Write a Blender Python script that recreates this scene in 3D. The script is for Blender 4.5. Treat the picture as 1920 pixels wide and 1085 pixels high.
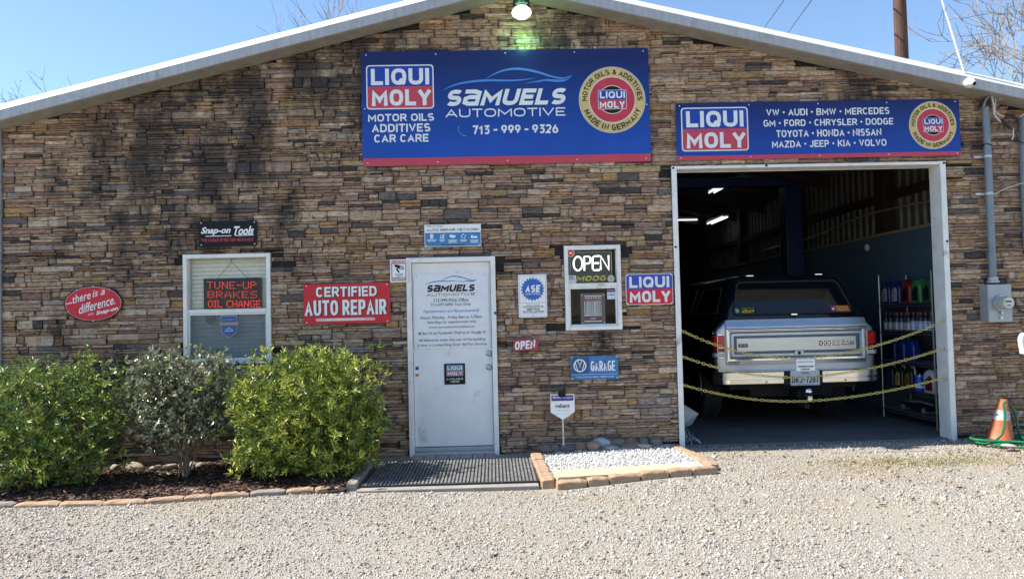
import bpy, bmesh, math, random
import numpy as np
from mathutils import Vector, Matrix
random.seed(7); rng = np.random.default_rng(11)
PI = math.pi
C = bpy.context.scene.collection
SC = bpy.context.scene
for o in list(bpy.data.objects): bpy.data.objects.remove(o)

# ------------------------------------------------------------------ camera, world, sun
W, H, FPX = 1920.0, 1085.0, 1420.0
PITCH, YAW, ROLL, CAMH, CAMD = 0.033813, 0.025867, -0.023307, 1.42, 8.0
_F = Vector((math.sin(YAW)*math.cos(PITCH), math.cos(YAW)*math.cos(PITCH), math.sin(PITCH)))
_R0 = Vector((math.cos(YAW), -math.sin(YAW), 0)); _U0 = _R0.cross(_F)
_R = math.cos(ROLL)*_R0 + math.sin(ROLL)*_U0
_U = -math.sin(ROLL)*_R0 + math.cos(ROLL)*_U0
CAMO = Vector((0, -CAMD, CAMH))
cd = bpy.data.cameras.new('camera'); cam = bpy.data.objects.new('camera', cd); C.objects.link(cam)
cd.sensor_fit = 'HORIZONTAL'; cd.sensor_width = 36; cd.lens = FPX/W*36
cd.clip_start = 0.05; cd.clip_end = 3000
m = Matrix((_R, _U, -_F)).transposed().to_4x4(); m.translation = CAMO; cam.matrix_world = m
SC.camera = cam

SUN_EL, SUN_AZ = math.radians(51), math.radians(-89.0)   # azimuth from +Y towards +X
wd = bpy.data.worlds.new("World"); SC.world = wd; wd.use_nodes = True
wn = wd.node_tree; bg = wn.nodes['Background']
sky = wn.nodes.new('ShaderNodeTexSky'); sky.sky_type = 'NISHITA'; sky.sun_disc = False
sky.sun_elevation = SUN_EL; sky.sun_rotation = SUN_AZ; sky.air_density = 1.0; sky.dust_density = 0.0; sky.ozone_density = 3.6
wn.links.new(sky.outputs[0], bg.inputs[0]); bg.inputs[1].default_value = 0.085
sl = bpy.data.lights.new('sun', 'SUN'); sl.energy = 3.6; sl.angle = math.radians(0.5); sl.color = (1, .955, .89)
so = bpy.data.objects.new('sun', sl); C.objects.link(so)
sdir = Vector((math.cos(SUN_EL)*math.sin(SUN_AZ), math.cos(SUN_EL)*math.cos(SUN_AZ), math.sin(SUN_EL)))
so.rotation_euler = sdir.to_track_quat('Z', 'Y').to_euler(); so.location = sdir*40
SC.view_settings.view_transform = 'Standard'; SC.view_settings.look = 'None'
SC.view_settings.exposure = 1.44; SC.view_settings.gamma = 1
SC.cycles.max_bounces = 8; SC.cycles.diffuse_bounces = 4; SC.cycles.transparent_max_bounces = 12
SC.cycles.sample_clamp_indirect = 4; SC.cycles.use_denoising = True; SC.cycles.caustics_reflective = False; SC.cycles.caustics_refractive = False

def at(px, py, Y=0.0):                      # photo pixel -> point on the vertical plane y=Y
    d = _F + _R*((px-W/2)/FPX) - _U*((py-H/2)/FPX)
    return CAMO + d*((Y+CAMD)/d.y)

# ------------------------------------------------------------------ materials
MATS = {}
def nn(nt, t, **kw):
    n = nt.nodes.new(t)
    for k, v in kw.items(): setattr(n, k, v)
    return n
def mat(name, col=(.5,.5,.5), rough=.6, metal=0., spec=.5, var=.12, vscale=8, bump=0., bscale=60, emit=None, estr=1., attr=None, alpha=None, coat=0, trans=None, vstretch=None, dirt=None):
    if name in MATS: return MATS[name]
    M = bpy.data.materials.new(name); M.use_nodes = True; nt = M.node_tree; b = nt.nodes['Principled BSDF']
    b.inputs['Roughness'].default_value = rough; b.inputs['Metallic'].default_value = metal
    b.inputs['Specular IOR Level'].default_value = spec; b.inputs['Coat Weight'].default_value = coat
    tc = nn(nt, 'ShaderNodeTexCoord'); src = tc.outputs['Object']
    if vstretch:
        mp = nn(nt, 'ShaderNodeMapping'); mp.inputs['Scale'].default_value = vstretch; nt.links.new(src, mp.inputs[0]); src = mp.outputs[0]
    noise = nn(nt, 'ShaderNodeTexNoise'); noise.inputs['Scale'].default_value = vscale; noise.inputs['Detail'].default_value = 5
    nt.links.new(src, noise.inputs['Vector'])
    if attr:
        a = nn(nt, 'ShaderNodeAttribute', attribute_name=attr); cs = a.outputs['Color']
    else:
        rgb = nn(nt, 'ShaderNodeRGB'); rgb.outputs[0].default_value = (*col, 1); cs = rgb.outputs[0]
    mr = nn(nt, 'ShaderNodeMapRange'); mr.inputs[1].default_value = .3; mr.inputs[2].default_value = .7
    mr.inputs[3].default_value = 1-var; mr.inputs[4].default_value = 1+var
    nt.links.new(noise.outputs[0], mr.inputs[0])
    vm = nn(nt, 'ShaderNodeVectorMath', operation='SCALE'); nt.links.new(cs, vm.inputs[0]); nt.links.new(mr.outputs[0], vm.inputs['Scale'])
    cout = vm.outputs[0]
    if dirt:                                 # (colour, noise scale, lo, hi): blotches of grime with their own shape
        n2 = nn(nt, 'ShaderNodeTexNoise'); n2.inputs['Scale'].default_value = dirt[1]; n2.inputs['Detail'].default_value = 7; n2.inputs['Roughness'].default_value = .65
        nt.links.new(tc.outputs['Object'], n2.inputs['Vector'])
        m2 = nn(nt, 'ShaderNodeMapRange'); m2.inputs[1].default_value = dirt[2]; m2.inputs[2].default_value = dirt[3]; nt.links.new(n2.outputs[0], m2.inputs[0])
        mx = nn(nt, 'ShaderNodeMix', data_type='RGBA'); nt.links.new(m2.outputs[0], mx.inputs[0]); nt.links.new(cout, mx.inputs[6]); mx.inputs[7].default_value = (*dirt[0], 1)
        cout = mx.outputs[2]
    nt.links.new(cout, b.inputs['Base Color'])
    if bump:
        bn = nn(nt, 'ShaderNodeTexNoise'); bn.inputs['Scale'].default_value = bscale; bn.inputs['Detail'].default_value = 4
        nt.links.new(src, bn.inputs['Vector']); bp = nn(nt, 'ShaderNodeBump'); bp.inputs['Strength'].default_value = bump; bp.inputs['Distance'].default_value = .01
        nt.links.new(bn.outputs[0], bp.inputs['Height']); nt.links.new(bp.outputs[0], b.inputs['Normal'])
    if emit: b.inputs['Emission Color'].default_value = (*emit, 1); b.inputs['Emission Strength'].default_value = estr
    if trans:
        tr = nn(nt, 'ShaderNodeBsdfTranslucent'); nt.links.new(cout, tr.inputs[0]); ms = nn(nt, 'ShaderNodeMixShader'); ms.inputs[0].default_value = trans
        nt.links.new(b.outputs[0], ms.inputs[1]); nt.links.new(tr.outputs[0], ms.inputs[2]); nt.links.new(ms.outputs[0], nt.nodes['Material Output'].inputs[0])
    if alpha is not None: b.inputs['Alpha'].default_value = alpha
    MATS[name] = M; return M
def glassmat(name, tint=(1,1,1), refl=1.0):
    if name in MATS: return MATS[name]
    M = bpy.data.materials.new(name); M.use_nodes = True; nt = M.node_tree; nt.nodes.remove(nt.nodes['Principled BSDF'])
    t = nn(nt, 'ShaderNodeBsdfTransparent'); t.inputs[0].default_value = (*tint, 1); g = nn(nt, 'ShaderNodeBsdfGlossy'); g.inputs['Roughness'].default_value = .02
    f = nn(nt, 'ShaderNodeFresnel'); f.inputs[0].default_value = 1.5; ms = nn(nt, 'ShaderNodeMixShader')
    mm = nn(nt, 'ShaderNodeMath', operation='MULTIPLY'); mm.inputs[1].default_value = refl; nt.links.new(f.outputs[0], mm.inputs[0])
    nt.links.new(mm.outputs[0], ms.inputs[0]); nt.links.new(t.outputs[0], ms.inputs[1]); nt.links.new(g.outputs[0], ms.inputs[2]); nt.links.new(ms.outputs[0], nt.nodes['Material Output'].inputs[0])
    MATS[name] = M; return M

WHITE = mat('sign_white', (.84,.84,.83), .45, var=.04)
BLACK = mat('sign_black', (.010,.010,.012), .45, var=.1, spec=.2)
RED = mat('sign_red', (.60,.030,.045), .4, var=.06, spec=.25)
BLUE = mat('sign_blue', (.016,.06,.36), .4, var=.05, spec=.25)
SILV = mat('letter_silver', (.76,.77,.77), .45, var=.04)
GOLD = mat('emblem_gold', (.62,.46,.17), .4, metal=.0, var=.15, vscale=4)
CHROME = mat('chrome', (.88,.87,.84), .10, metal=1, var=.02)
STEEL = mat('galvanised_steel', (.5,.51,.52), .42, metal=.7, var=.15, vscale=30)
PAINT = mat('frame_paint', (.80,.79,.75), .5, var=.08, vscale=6, bump=.06, bscale=40, dirt=((.3,.27,.22),5,.6,.75))
GREYP = mat('grey_paint', (.36,.39,.42), .45, var=.08, vscale=8)
DARKRUB = mat('black_rubber', (.022,.022,.024), .75, var=.25, vscale=20, bump=.2, bscale=120)

# ------------------------------------------------------------------ mesh builder
class MB:
    def __init__(s): s.v=[]; s.f=[]; s.m=[]; s.mats=[]
    def mi(s, M):
        if M not in s.mats: s.mats.append(M)
        return s.mats.index(M)
    def add(s, vs, fs, M):
        k=len(s.v); i=s.mi(M); s.v += [tuple(v) for v in vs]
        for f in fs: s.f.append(tuple(a+k for a in f)); s.m.append(i)
    def box(s, x0,x1,y0,y1,z0,z1, M):
        s.add([(x0,y0,z0),(x1,y0,z0),(x1,y1,z0),(x0,y1,z0),(x0,y0,z1),(x1,y0,z1),(x1,y1,z1),(x0,y1,z1)],
              [(0,3,2,1),(4,5,6,7),(0,1,5,4),(1,2,6,5),(2,3,7,6),(3,0,4,7)], M)
    def obox(s, mat4, sx,sy,sz, M):
        vs=[mat4 @ Vector((a*sx/2,b*sy/2,c*sz/2)) for a,b,c in ((-1,-1,-1),(1,-1,-1),(1,1,-1),(-1,1,-1),(-1,-1,1),(1,-1,1),(1,1,1),(-1,1,1))]
        s.add(vs,[(0,3,2,1),(4,5,6,7),(0,1,5,4),(1,2,6,5),(2,3,7,6),(3,0,4,7)],M)
    def prism(s, pts, d0, d1, M, axis='y'):   # pts 2D outline CCW; y: pts are (x,z), front at d0 (facing -y)
        n=len(pts)
        def mk(p,d): return (p[0],d,p[1]) if axis=='y' else ((d,p[0],p[1]) if axis=='x' else (p[0],p[1],d))
        vs=[mk(p,d0) for p in pts]+[mk(p,d1) for p in pts]
        fs=[tuple(range(n)), tuple(range(2*n-1,n-1,-1))]+[(i,i+n,(i+1)%n+n,(i+1)%n) for i in range(n)]
        s.add(vs,fs,M)
    def flat(s, pts, d, M): s.add([(p[0],d,p[1]) for p in pts],[tuple(range(len(pts)))],M)
    def tube(s, pts, r, M, n=8, closed=False, caps=True):
        pts=[Vector(p) for p in pts]; k=len(pts); rs=r if isinstance(r,(list,tuple)) else [r]*k
        base=len(s.v); i_m=s.mi(M); up=None
        for i,p in enumerate(pts):
            a=pts[(i-1)%k] if (i>0 or closed) else p; b=pts[(i+1)%k] if (i<k-1 or closed) else p
            t=(b-a); t = t.normalized() if t.length>1e-9 else Vector((0,0,1))
            if up is None: up = t.orthogonal().normalized()
            up = (up - t*up.dot(t)); up = up.normalized() if up.length>1e-6 else t.orthogonal().normalized()
            sd=t.cross(up)
            for j in range(n):
                q=2*PI*j/n; s.v.append(tuple(p+(up*math.cos(q)+sd*math.sin(q))*rs[i]))
        for i in range(k if closed else k-1):
            for j in range(n):
                a=base+i*n+j; b=base+i*n+(j+1)%n; i2=(i+1)%k; c=base+i2*n+(j+1)%n; d=base+i2*n+j
                s.f.append((a,b,c,d)); s.m.append(i_m)
        if caps and not closed:
            s.f.append(tuple(base+j for j in range(n))[::-1]); s.m.append(i_m)
            s.f.append(tuple(base+(k-1)*n+j for j in range(n))); s.m.append(i_m)
    def lathe(s, prof, M, n=20, mtx=None):    # prof [(r,z)] about local z
        base=[]; mtx = mtx or Matrix.Identity(4); fs=[]
        for r,z in prof:
            for j in range(n):
                q=2*PI*j/n; base.append(mtx @ Vector((r*math.cos(q), r*math.sin(q), z)))
        for i in range(len(prof)-1):
            for j in range(n): fs.append((i*n+j, i*n+(j+1)%n, (i+1)*n+(j+1)%n, (i+1)*n+j))
        if prof[0][0]>1e-5: fs.append(tuple(range(n))[::-1])
        if prof[-1][0]>1e-5: fs.append(tuple((len(prof)-1)*n+j for j in range(n)))
        s.add(base,fs,M)
    def loft(s, rings, M, cap=True, closed=True):
        n=len(rings[0]); vs=[p for r in rings for p in r]; fs=[]
        for i in range(len(rings)-1):
            for j in range(n if closed else n-1): fs.append((i*n+j,i*n+(j+1)%n,(i+1)*n+(j+1)%n,(i+1)*n+j))
        if cap: fs += [tuple(range(n))[::-1], tuple((len(rings)-1)*n+j for j in range(n))]
        s.add(vs,fs,M)
    def build(s, name, parent=None, loc=(0,0,0), smooth=False, bevel=0, segs=2, fixn=False, angle=35):
        me=bpy.data.meshes.new(name); me.from_pydata(s.v,[],s.f)
        for M in s.mats: me.materials.append(M)
        me.polygons.foreach_set('material_index', s.m); me.update()
        if bevel or fixn:
            bm=bmesh.new(); bm.from_mesh(me); bmesh.ops.remove_doubles(bm, verts=bm.verts, dist=1e-6)
            if fixn: bmesh.ops.recalc_face_normals(bm, faces=bm.faces)
            if bevel:
                es=[e for e in bm.edges if len(e.link_faces)==2 and e.calc_face_angle(0)>math.radians(30)]
                bmesh.ops.bevel(bm, geom=es, offset=bevel, segments=segs, affect='EDGES', profile=.5, clamp_overlap=True)
            bm.to_mesh(me); bm.free()
        if smooth:
            me.polygons.foreach_set('use_smooth',[True]*len(me.polygons))
            try: me.set_sharp_from_angle(angle=math.radians(angle))
            except Exception: pass
        o=bpy.data.objects.new(name, me); C.objects.link(o); o.location=loc
        if parent: o.parent=parent
        return o

def npmesh(name, verts, faces_n, idx, M, cols=None, parent=None, smooth=False, loc=(0,0,0)):
    """fast mesh from numpy: idx flat vertex indices, all faces with faces_n corners"""
    me=bpy.data.meshes.new(name); nv=len(verts); nf=len(idx)//faces_n
    me.vertices.add(nv); me.vertices.foreach_set('co', np.asarray(verts,np.float32).ravel())
    me.loops.add(len(idx)); me.loops.foreach_set('vertex_index', np.asarray(idx,np.int32))
    me.polygons.add(nf); me.polygons.foreach_set('loop_start', np.arange(0,len(idx),faces_n,dtype=np.int32))
    me.polygons.foreach_set('loop_total', np.full(nf,faces_n,np.int32))
    if smooth: me.polygons.foreach_set('use_smooth', np.ones(nf,bool))
    me.update(calc_edges=True); me.validate()
    if cols is not None:
        a=me.color_attributes.new('col','FLOAT_COLOR','POINT'); a.data.foreach_set('color', np.asarray(cols,np.float32).ravel())
    me.materials.append(M); o=bpy.data.objects.new(name,me); C.objects.link(o); o.location=loc
    if parent: o.parent=parent
    return o

def tag(o, label, cat, group=None):
    o['label']=label; o['category']=cat
    if group: o['group']=group
    return o
def thing(name, label, cat, loc=(0,0,0), group=None):
    o=bpy.data.objects.new(name,None); C.objects.link(o); o.location=loc; o.empty_display_size=.1
    return tag(o,label,cat,group)
def struct(o): o['kind']='structure'; return o
def stuff(o, label, cat): o['kind']='stuff'; o['label']=label; o['category']=cat; return o
def dup(root, loc, label=None, rot=None):
    r=root.copy(); C.objects.link(r); r.location=loc
    if rot is not None: r.rotation_euler=rot
    if label: r['label']=label
    for ch in list(root.children):
        c=ch.copy(); C.objects.link(c); c.parent=r
        for g in list(ch.children):
            d=g.copy(); C.objects.link(d); d.parent=c
    return r
ORD=['first','second','third','fourth','fifth','sixth','seventh','eighth','ninth','tenth','eleventh','twelfth','thirteenth','fourteenth','fifteenth','sixteenth','seventeenth','eighteenth','nineteenth','twentieth']

# ------------------------------------------------------------------ lettering
_tc={}
def text_geo(s, bold=0., shear=0., res=3, space=1.0):
    k=(s,bold,shear,res,space)
    if k in _tc: return _tc[k]
    cu=bpy.data.curves.new('t','FONT'); cu.body=s; cu.size=1; cu.offset=bold; cu.shear=shear; cu.resolution_u=res; cu.space_character=space
    ob=bpy.data.objects.new('t',cu); C.objects.link(ob); bpy.context.view_layer.update()
    dg=bpy.context.evaluated_depsgraph_get(); me=bpy.data.meshes.new_from_object(ob.evaluated_get(dg))
    v=[(p.co.x,p.co.y) for p in me.vertices]; f=[tuple(p.vertices) for p in me.polygons]
    bpy.data.objects.remove(ob); bpy.data.curves.remove(cu); bpy.data.meshes.remove(me)
    xs=[a for a,_ in v]; ys=[b for _,b in v]; x0,x1,y0,y1=min(xs),max(xs),min(ys),max(ys)
    v=[((a-x0)/(x1-x0)-.5,(b-y0)/(y1-y0)-.5) for a,b in v]
    _tc[k]=(v,f,(x1-x0)/(y1-y0)); return _tc[k]
# capitals and figures drawn as strokes of even weight (sign-writer's sans)
def _se(cx,cy,rx,ry,a0,a1,n=14,e=2.5):
    out=[]
    for i in range(n+1):
        q=math.radians(a0+(a1-a0)*i/n); c,s=math.cos(q),math.sin(q)
        out.append((cx+rx*math.copysign(abs(c)**(2/e),c), cy+ry*math.copysign(abs(s)**(2/e),s)))
    return out
_O=_se(.5,.5,.5,.5,90,450,28)[:-1]+['c']
_top=lambda a0,a1:_se(.5,.74,.5,.26,a0,a1,10); _bot=lambda a0,a1:_se(.5,.25,.5,.25,a0,a1,10)
GLY={'A':(1.0,[[(0,0),(.5,1),(1,0)],[(.2,.3),(.8,.3)]]),'B':(.9,[[(0,0),(0,1)],[(0,1),(.55,1)]+_se(.6,.76,.34,.24,90,-90,8)+[(0,.52)],[(.0,0),(.6,0)]+_se(.62,.26,.38,.26,-90,90,8)]),
'C':(.9,[_se(.5,.5,.5,.5,42,318,22)]),'D':(.95,[[(0,0),(0,1),(.4,1)]+_se(.4,.5,.6,.5,90,-90,14)+['c']]),'E':(.78,[[(1,1),(0,1),(0,0),(1,0)],[(0,.5),(.85,.5)]]),'F':(.74,[[(1,1),(0,1),(0,0)],[(0,.5),(.85,.5)]]),
'G':(.97,[_se(.5,.5,.5,.5,45,300,20)+[(1,.12),(1,.48),(.55,.48)]]),'H':(.93,[[(0,0),(0,1)],[(1,0),(1,1)],[(0,.5),(1,.5)]]),'I':(0,[[(.5,0),(.5,1)]]),'J':(.7,[[(1,1),(1,.3)]+_se(.5,.3,.5,.3,0,-150,10)]),
'K':(.92,[[(0,0),(0,1)],[(1,1),(.08,.42)],[(.3,.58),(1,0)]]),'L':(.72,[[(0,1),(0,0),(1,0)]]),'M':(1.22,[[(0,0),(.02,1),(.5,.28),(.98,1),(1,0)]]),'N':(.97,[[(0,0),(0,1),(1,0),(1,1)]]),'O':(1.0,[_O]),
'P':(.86,[[(0,0),(0,1)],[(0,1),(.55,1)]+_se(.58,.72,.42,.28,90,-90,10)+[(0,.44)]]),'Q':(1.0,[_O,[(.58,.3),(1.02,-.08)]]),'R':(.9,[[(0,0),(0,1)],[(0,1),(.55,1)]+_se(.58,.73,.4,.27,90,-90,10)+[(0,.46)],[(.5,.46),(1,0)]]),
'S':(.86,[_se(.5,.74,.48,.26,35,180,9)+_se(.5,.745,.48,.24,190,250,4)+_se(.5,.255,.5,.245,70,10,4)+_se(.5,.26,.5,.26,0,-145,9)]),'T':(.85,[[(0,1),(1,1)],[(.5,1),(.5,0)]]),'U':(.95,[[(0,1),(0,.36)]+_se(.5,.36,.5,.36,180,360,14)+[(1,1)]]),
'V':(.98,[[(0,1),(.5,0),(1,1)]]),'W':(1.4,[[(0,1),(.25,0),(.5,.9),(.75,0),(1,1)]]),'X':(.95,[[(0,0),(1,1)],[(0,1),(1,0)]]),'Y':(.95,[[(0,1),(.5,.45),(1,1)],[(.5,.45),(.5,0)]]),'Z':(.88,[[(0,1),(1,1),(0,0),(1,0)]]),
'0':(.84,[_O]),'1':(.4,[[(0,.75),(.8,1),(.8,0)]]),'2':(.82,[_se(.5,.72,.5,.28,165,-30,12)+[(0,0),(1,0)]]),'3':(.82,[[(0,1),(.95,1),(.45,.6)]+_se(.48,.3,.5,.3,80,-140,12)]),'4':(.88,[[(.75,0),(.75,1),(0,.25)],[(0,.25),(1,.25)]]),'5':(.82,[[(.95,1),(.1,1),(.04,.5)]+_se(.47,.31,.53,.31,115,-145,12)]),
'6':(.84,[_se(.5,.3,.5,.3,90,450,20)[:-1]+['c'],[(.06,.42),(.62,1)]]),'7':(.8,[[(0,1),(1,1),(.35,0)]]),'8':(.84,[_se(.5,.76,.45,.24,-90,270,18)[:-1]+['c'],_se(.5,.26,.5,.26,90,450,18)[:-1]+['c']]),'9':(.84,[_se(.5,.7,.5,.3,-90,270,20)[:-1]+['c'],[(.94,.58),(.38,0)]]),
'-':(.42,[[(0,.46),(1,.46)]]),'\u2022':(.3,[[(.5,.38),(.5,.62)]]),'&':(.95,[[(1,0),(.2,.72)]+_se(.42,.8,.24,.2,190,-20,8),[(.62,.70),(.15,.4)],_se(.4,.24,.4,.24,150,330,8)+[(.98,.42)]]),'.':(0,[[(.5,0),(.5,.04)]]),'"':(.22,[[(0,.72),(0,1)],[(1,.72),(1,1)]]),'!':(0,[[(.5,.3),(.5,1)],[(.5,0),(.5,.06)]]),':':(0,[[(.5,.1),(.5,.2)],[(.5,.6),(.5,.7)]]),
'@':(1.0,[[(0,1),(.62,1),(1,.88),(1,0)],[(1,0),(.3,0),(0,.12),(0,.42),(.3,.54),(1,.54)]])}
def stroke_text(mb,s,cx,cz,w,h,d,M,wt=.17,shear=0.,rot=0.,gap=.26):
    t=h*wt; lay=[]; free=0.; fixed=0.
    for ch in s:
        if ch==' ': lay.append((ch,.42)); free+=.42; continue
        g=GLY[ch][0]; lay.append((ch,g)); free+=g; fixed+=t
    if w is None: w=fixed+free*h*.62+gap*t*(len(s)-1)+.1*h*(len(s)-1)
    nl=sum(1 for ch,g in lay if ch!=' ')
    for _ in range(4):                       # keep open counters in narrow heavy lettering
        k=max((w-nl*t-.1*t*(len(s)-1))/max(free+gap*.62*(len(s)-1),1e-6),.02*h)
        if free>0 and t>.60*k: t*=.86
    sp=gap*.62*k+.1*t; x=0; c_,s_=math.cos(rot),math.sin(rot)
    for ch,g in lay:
        if ch==' ': x+=g*k+sp; continue
        if ch=='\u2022':
            mb.flat([(cx+x-w/2+t/2+g*k/2+.15*h*math.cos(2*PI*i/12),cz+.15*h*math.sin(2*PI*i/12)) for i in range(12)],d,M); x+=g*k+t+sp; continue
        for si,pl in enumerate(GLY[ch][1]):
            closed=pl[-1]=='c'; P=[(x+t/2+u*g*k, -h/2+t/2+v*(h-t)) for u,v in (pl[:-1] if closed else pl)]
            Q=[P[0]]
            for p in P[1:]:
                if math.hypot(p[0]-Q[-1][0],p[1]-Q[-1][1])>t*.05: Q.append(p)
            if closed and math.hypot(Q[0][0]-Q[-1][0],Q[0][1]-Q[-1][1])<t*.05: Q.pop()
            P=Q; n=len(P); V=[]
            ends=not closed and ch in 'EFHLTIBDKMNPRUVWXYAZ14-\u2022J7@'
            for i,p in enumerate(P):
                a=P[i-1] if (i>0 or closed) else None; b=P[(i+1)%n] if (i<n-1 or closed) else None
                def nrm(u,v):
                    dx,dz=v[0]-u[0],v[1]-u[1]; L=math.hypot(dx,dz) or 1e-9; return (-dz/L,dx/L)
                n1=nrm(a,p) if a else nrm(p,b); n2=nrm(p,b) if b else n1
                mx,mz=n1[0]+n2[0],n1[1]+n2[1]; L=math.hypot(mx,mz)
                if L<.35: mx,mz,L=n1[0],n1[1],1.
                mx,mz=mx/L,mz/L; f=t/2/max(mx*n1[0]+mz*n1[1],.42)
                ex=ez=0.
                if ends and (a is None or b is None):
                    q=n1 if a is None else n2; sg=-1 if a is None else 1; ex,ez=q[1]*sg*t/2,-q[0]*sg*t/2
                    hx=abs(ez)>abs(ex)*1.2
                    if ch in 'KXYVWAMNZ7' and abs(ex)>.1*t: ex*=.6; ez*=.6
                for sgn in (-1,1):
                    px,pz=p[0]+ex+mx*f*sgn, p[1]+ez+mz*f*sgn; pz=max(min(pz,h/2+(0 if ch!='Q' else 0)),-h/2-(0 if ch!='Q' else .12*h))
                    qx=px-w/2+shear*pz; V.append((cx+qx*c_-pz*s_, d-.0003*si, cz+qx*s_+pz*c_))
            m=n if closed else n-1
            mb.add(V,[(2*i,2*((i+1)%n),2*((i+1)%n)+1,2*i+1) for i in range(m)],M)
        x+=g*k+t+sp
def put_text(mb, s, cx,cz,w,h, d, M, bold=0., shear=0., rot=0., res=3, space=1.0):
    if s.upper()==s and all(c in GLY or c==' ' for c in s) and h is not None:
        ws=None if w is None else w-abs(shear)*h
        return stroke_text(mb,s,cx,cz,ws,h,d,M,wt=.13+bold*2.3,shear=shear,rot=rot)
    bold=min(bold,.034 if shear>=.3 and s[0] in 'ST' else .012)
    v,f,asp=text_geo(s,bold,shear,res,space)
    if h is None: h=w/asp
    if w is None: w=h*asp
    c,sn=math.cos(rot),math.sin(rot)
    mb.add([(cx+a*w*c-b*h*sn, d, cz+a*w*sn+b*h*c) for a,b in v], f, M)
def circ(cx,cz,r,n=40,rz=None,a0=0): return [(cx+r*math.cos(a0+2*PI*i/n), cz+(rz or r)*math.sin(a0+2*PI*i/n)) for i in range(n)]
def rrect(cx,cz,w,h,r,n=5):
    p=[]
    for sx,sz,a in ((1,1,0),(-1,1,PI/2),(-1,-1,PI),(1,-1,1.5*PI)):
        for i in range(n+1):
            q=a+PI/2*i/n; p.append((cx+sx*(w/2-r)+r*math.cos(q), cz+sz*(h/2-r)+r*math.sin(q)))
    return p
def ring(mb, cx,cz,r0,r1,d,M,n=48,a0=0,a1=2*PI):
    full=abs(a1-a0-2*PI)<1e-6; k=n if full else n+1
    vs=[]; 
    for i in range(k):
        q=a0+(a1-a0)*i/n; vs += [(cx+r0*math.cos(q),d,cz+r0*math.sin(q)),(cx+r1*math.cos(q),d,cz+r1*math.sin(q))]
    mb.add(vs,[(2*i,2*i+1,2*((i+1)%k)+1,2*((i+1)%k)) for i in range(n)],M)
def stroke(mb, pts, w, d, M):               # flat polyline with (varying) width
    n=len(pts); ws=w if isinstance(w,(list,tuple)) else [w]*n; vs=[]
    for i,p in enumerate(pts):
        a=pts[max(i-1,0)]; b=pts[min(i+1,n-1)]; dx,dz=b[0]-a[0],b[1]-a[1]; L=math.hypot(dx,dz) or 1
        nx,nz=-dz/L,dx/L; vs += [(p[0]-nx*ws[i]/2,d,p[1]-nz*ws[i]/2),(p[0]+nx*ws[i]/2,d,p[1]+nz*ws[i]/2)]
    mb.add(vs,[(2*i,2*i+2,2*i+3,2*i+1) for i in range(n-1)],M)
def spline(pts, k=8):
    out=[]; n=len(pts)
    for i in range(n-1):
        p0,p1,p2,p3=pts[max(i-1,0)],pts[i],pts[i+1],pts[min(i+2,n-1)]
        for j in range(k):
            t=j/k; out.append(tuple(.5*((2*b)+(c-a)*t+(2*a-5*b+4*c-d)*t*t+(-a+3*b-3*c+d)*t**3) for a,b,c,d in zip(p0,p1,p2,p3)))
    out.append(tuple(pts[-1])); return out
def arc_text(mb, s, cx,cz,r, a0,a1, h, d, M, bold=0, inner=False):
    """letters round a circle from angle a0 to a1 (degrees); inner=True reads along the bottom"""
    n=len(s); wts=[.45 if c in 'I ' else (1.25 if c in 'MW' else 1) for c in s]; tot=sum(wts); acc=0
    for c,wt in zip(s,wts):
        q=math.radians(a0+(a1-a0)*(acc+wt/2)/tot); acc+=wt
        if c==' ': continue
        rot=q-PI/2 if not inner else q+PI/2
        arc=abs(math.radians(a1-a0))*r/tot*wt
        put_text(mb,c,cx+r*math.cos(q),cz+r*math.sin(q),arc*.8,h,d,M,bold=bold,rot=rot,res=2)

class Sign:
    """thing hung on a wall: parts in local coords around its centre; boxes given as photo pixels"""
    def __init__(s, name, label, cat, px, Y, group=None, tight=True):
        s.Y=Y; c,w,h=s.rect(px,True); s.c=c; s.w=w; s.h=h
        s.root=thing(name,label,cat,(c.x,Y,c.z),group)
        s.parts={}
    def rect(s, px, mid=False):
        x0,y0,x1,y1=px; xm,ym=(x0+x1)/2,(y0+y1)/2
        dw,dh=x1-x0,y1-y0
        if not mid:
            sl=abs(.0256-.0000217*(580-ym)); dh2=max(dh-dw*sl,.55*dh); y0,y1=ym-dh2/2,ym+dh2/2
            dw2=dw-dh*.02; x0,x1=xm-dw2/2,xm+dw2/2
        c=at(xm,ym,s.Y); w=(at(x1,ym,s.Y)-at(x0,ym,s.Y)).length; h=(at(xm,y1,s.Y)-at(xm,y0,s.Y)).length
        return c,w,h
    def L(s, px,py): q=at(px,py,s.Y); return (q.x-s.c.x, q.z-s.c.z)
    def part(s, name):
        if name not in s.parts: s.parts[name]=MB()
        return s.parts[name]
    def text(s, t, px, M, part=None, lay=2, **kw):
        s.k=getattr(s,'k',0)+1
        c,w,h=s.rect(px); put_text(s.part(part or 'lettering|%d'%s.k),t,c.x-s.c.x,c.z-s.c.z,w,h,-.0016*lay,M,**kw)
    def rectp(s, px, M, part='lettering', lay=1, r=0, mid=False):
        c,w,h=s.rect(px,mid); x,z=c.x-s.c.x,c.z-s.c.z
        s.part(part).flat(rrect(x,z,w,h,r) if r else [(x-w/2,z-h/2),(x+w/2,z-h/2),(x+w/2,z+h/2),(x-w/2,z+h/2)],-.0016*lay,M)
    def board(s, M, r=.01, t=.006): s.part('board').prism(rrect(0,0,s.w,s.h,r),0,t,M)
    def done(s, screws=(), sm=None):
        for n,mb in s.parts.items(): mb.build(n.split('|')[0],s.root)
        for i,(x,z) in enumerate(screws):
            b=MB(); b.lathe([(.007,0),(.006,.003),(.002,.004)],sm or WHITE,8,Matrix.Translation((x,-.001,z)) @ Matrix.Rotation(PI/2,4,'X')); b.build('screw',s.root)
        return s.root

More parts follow.
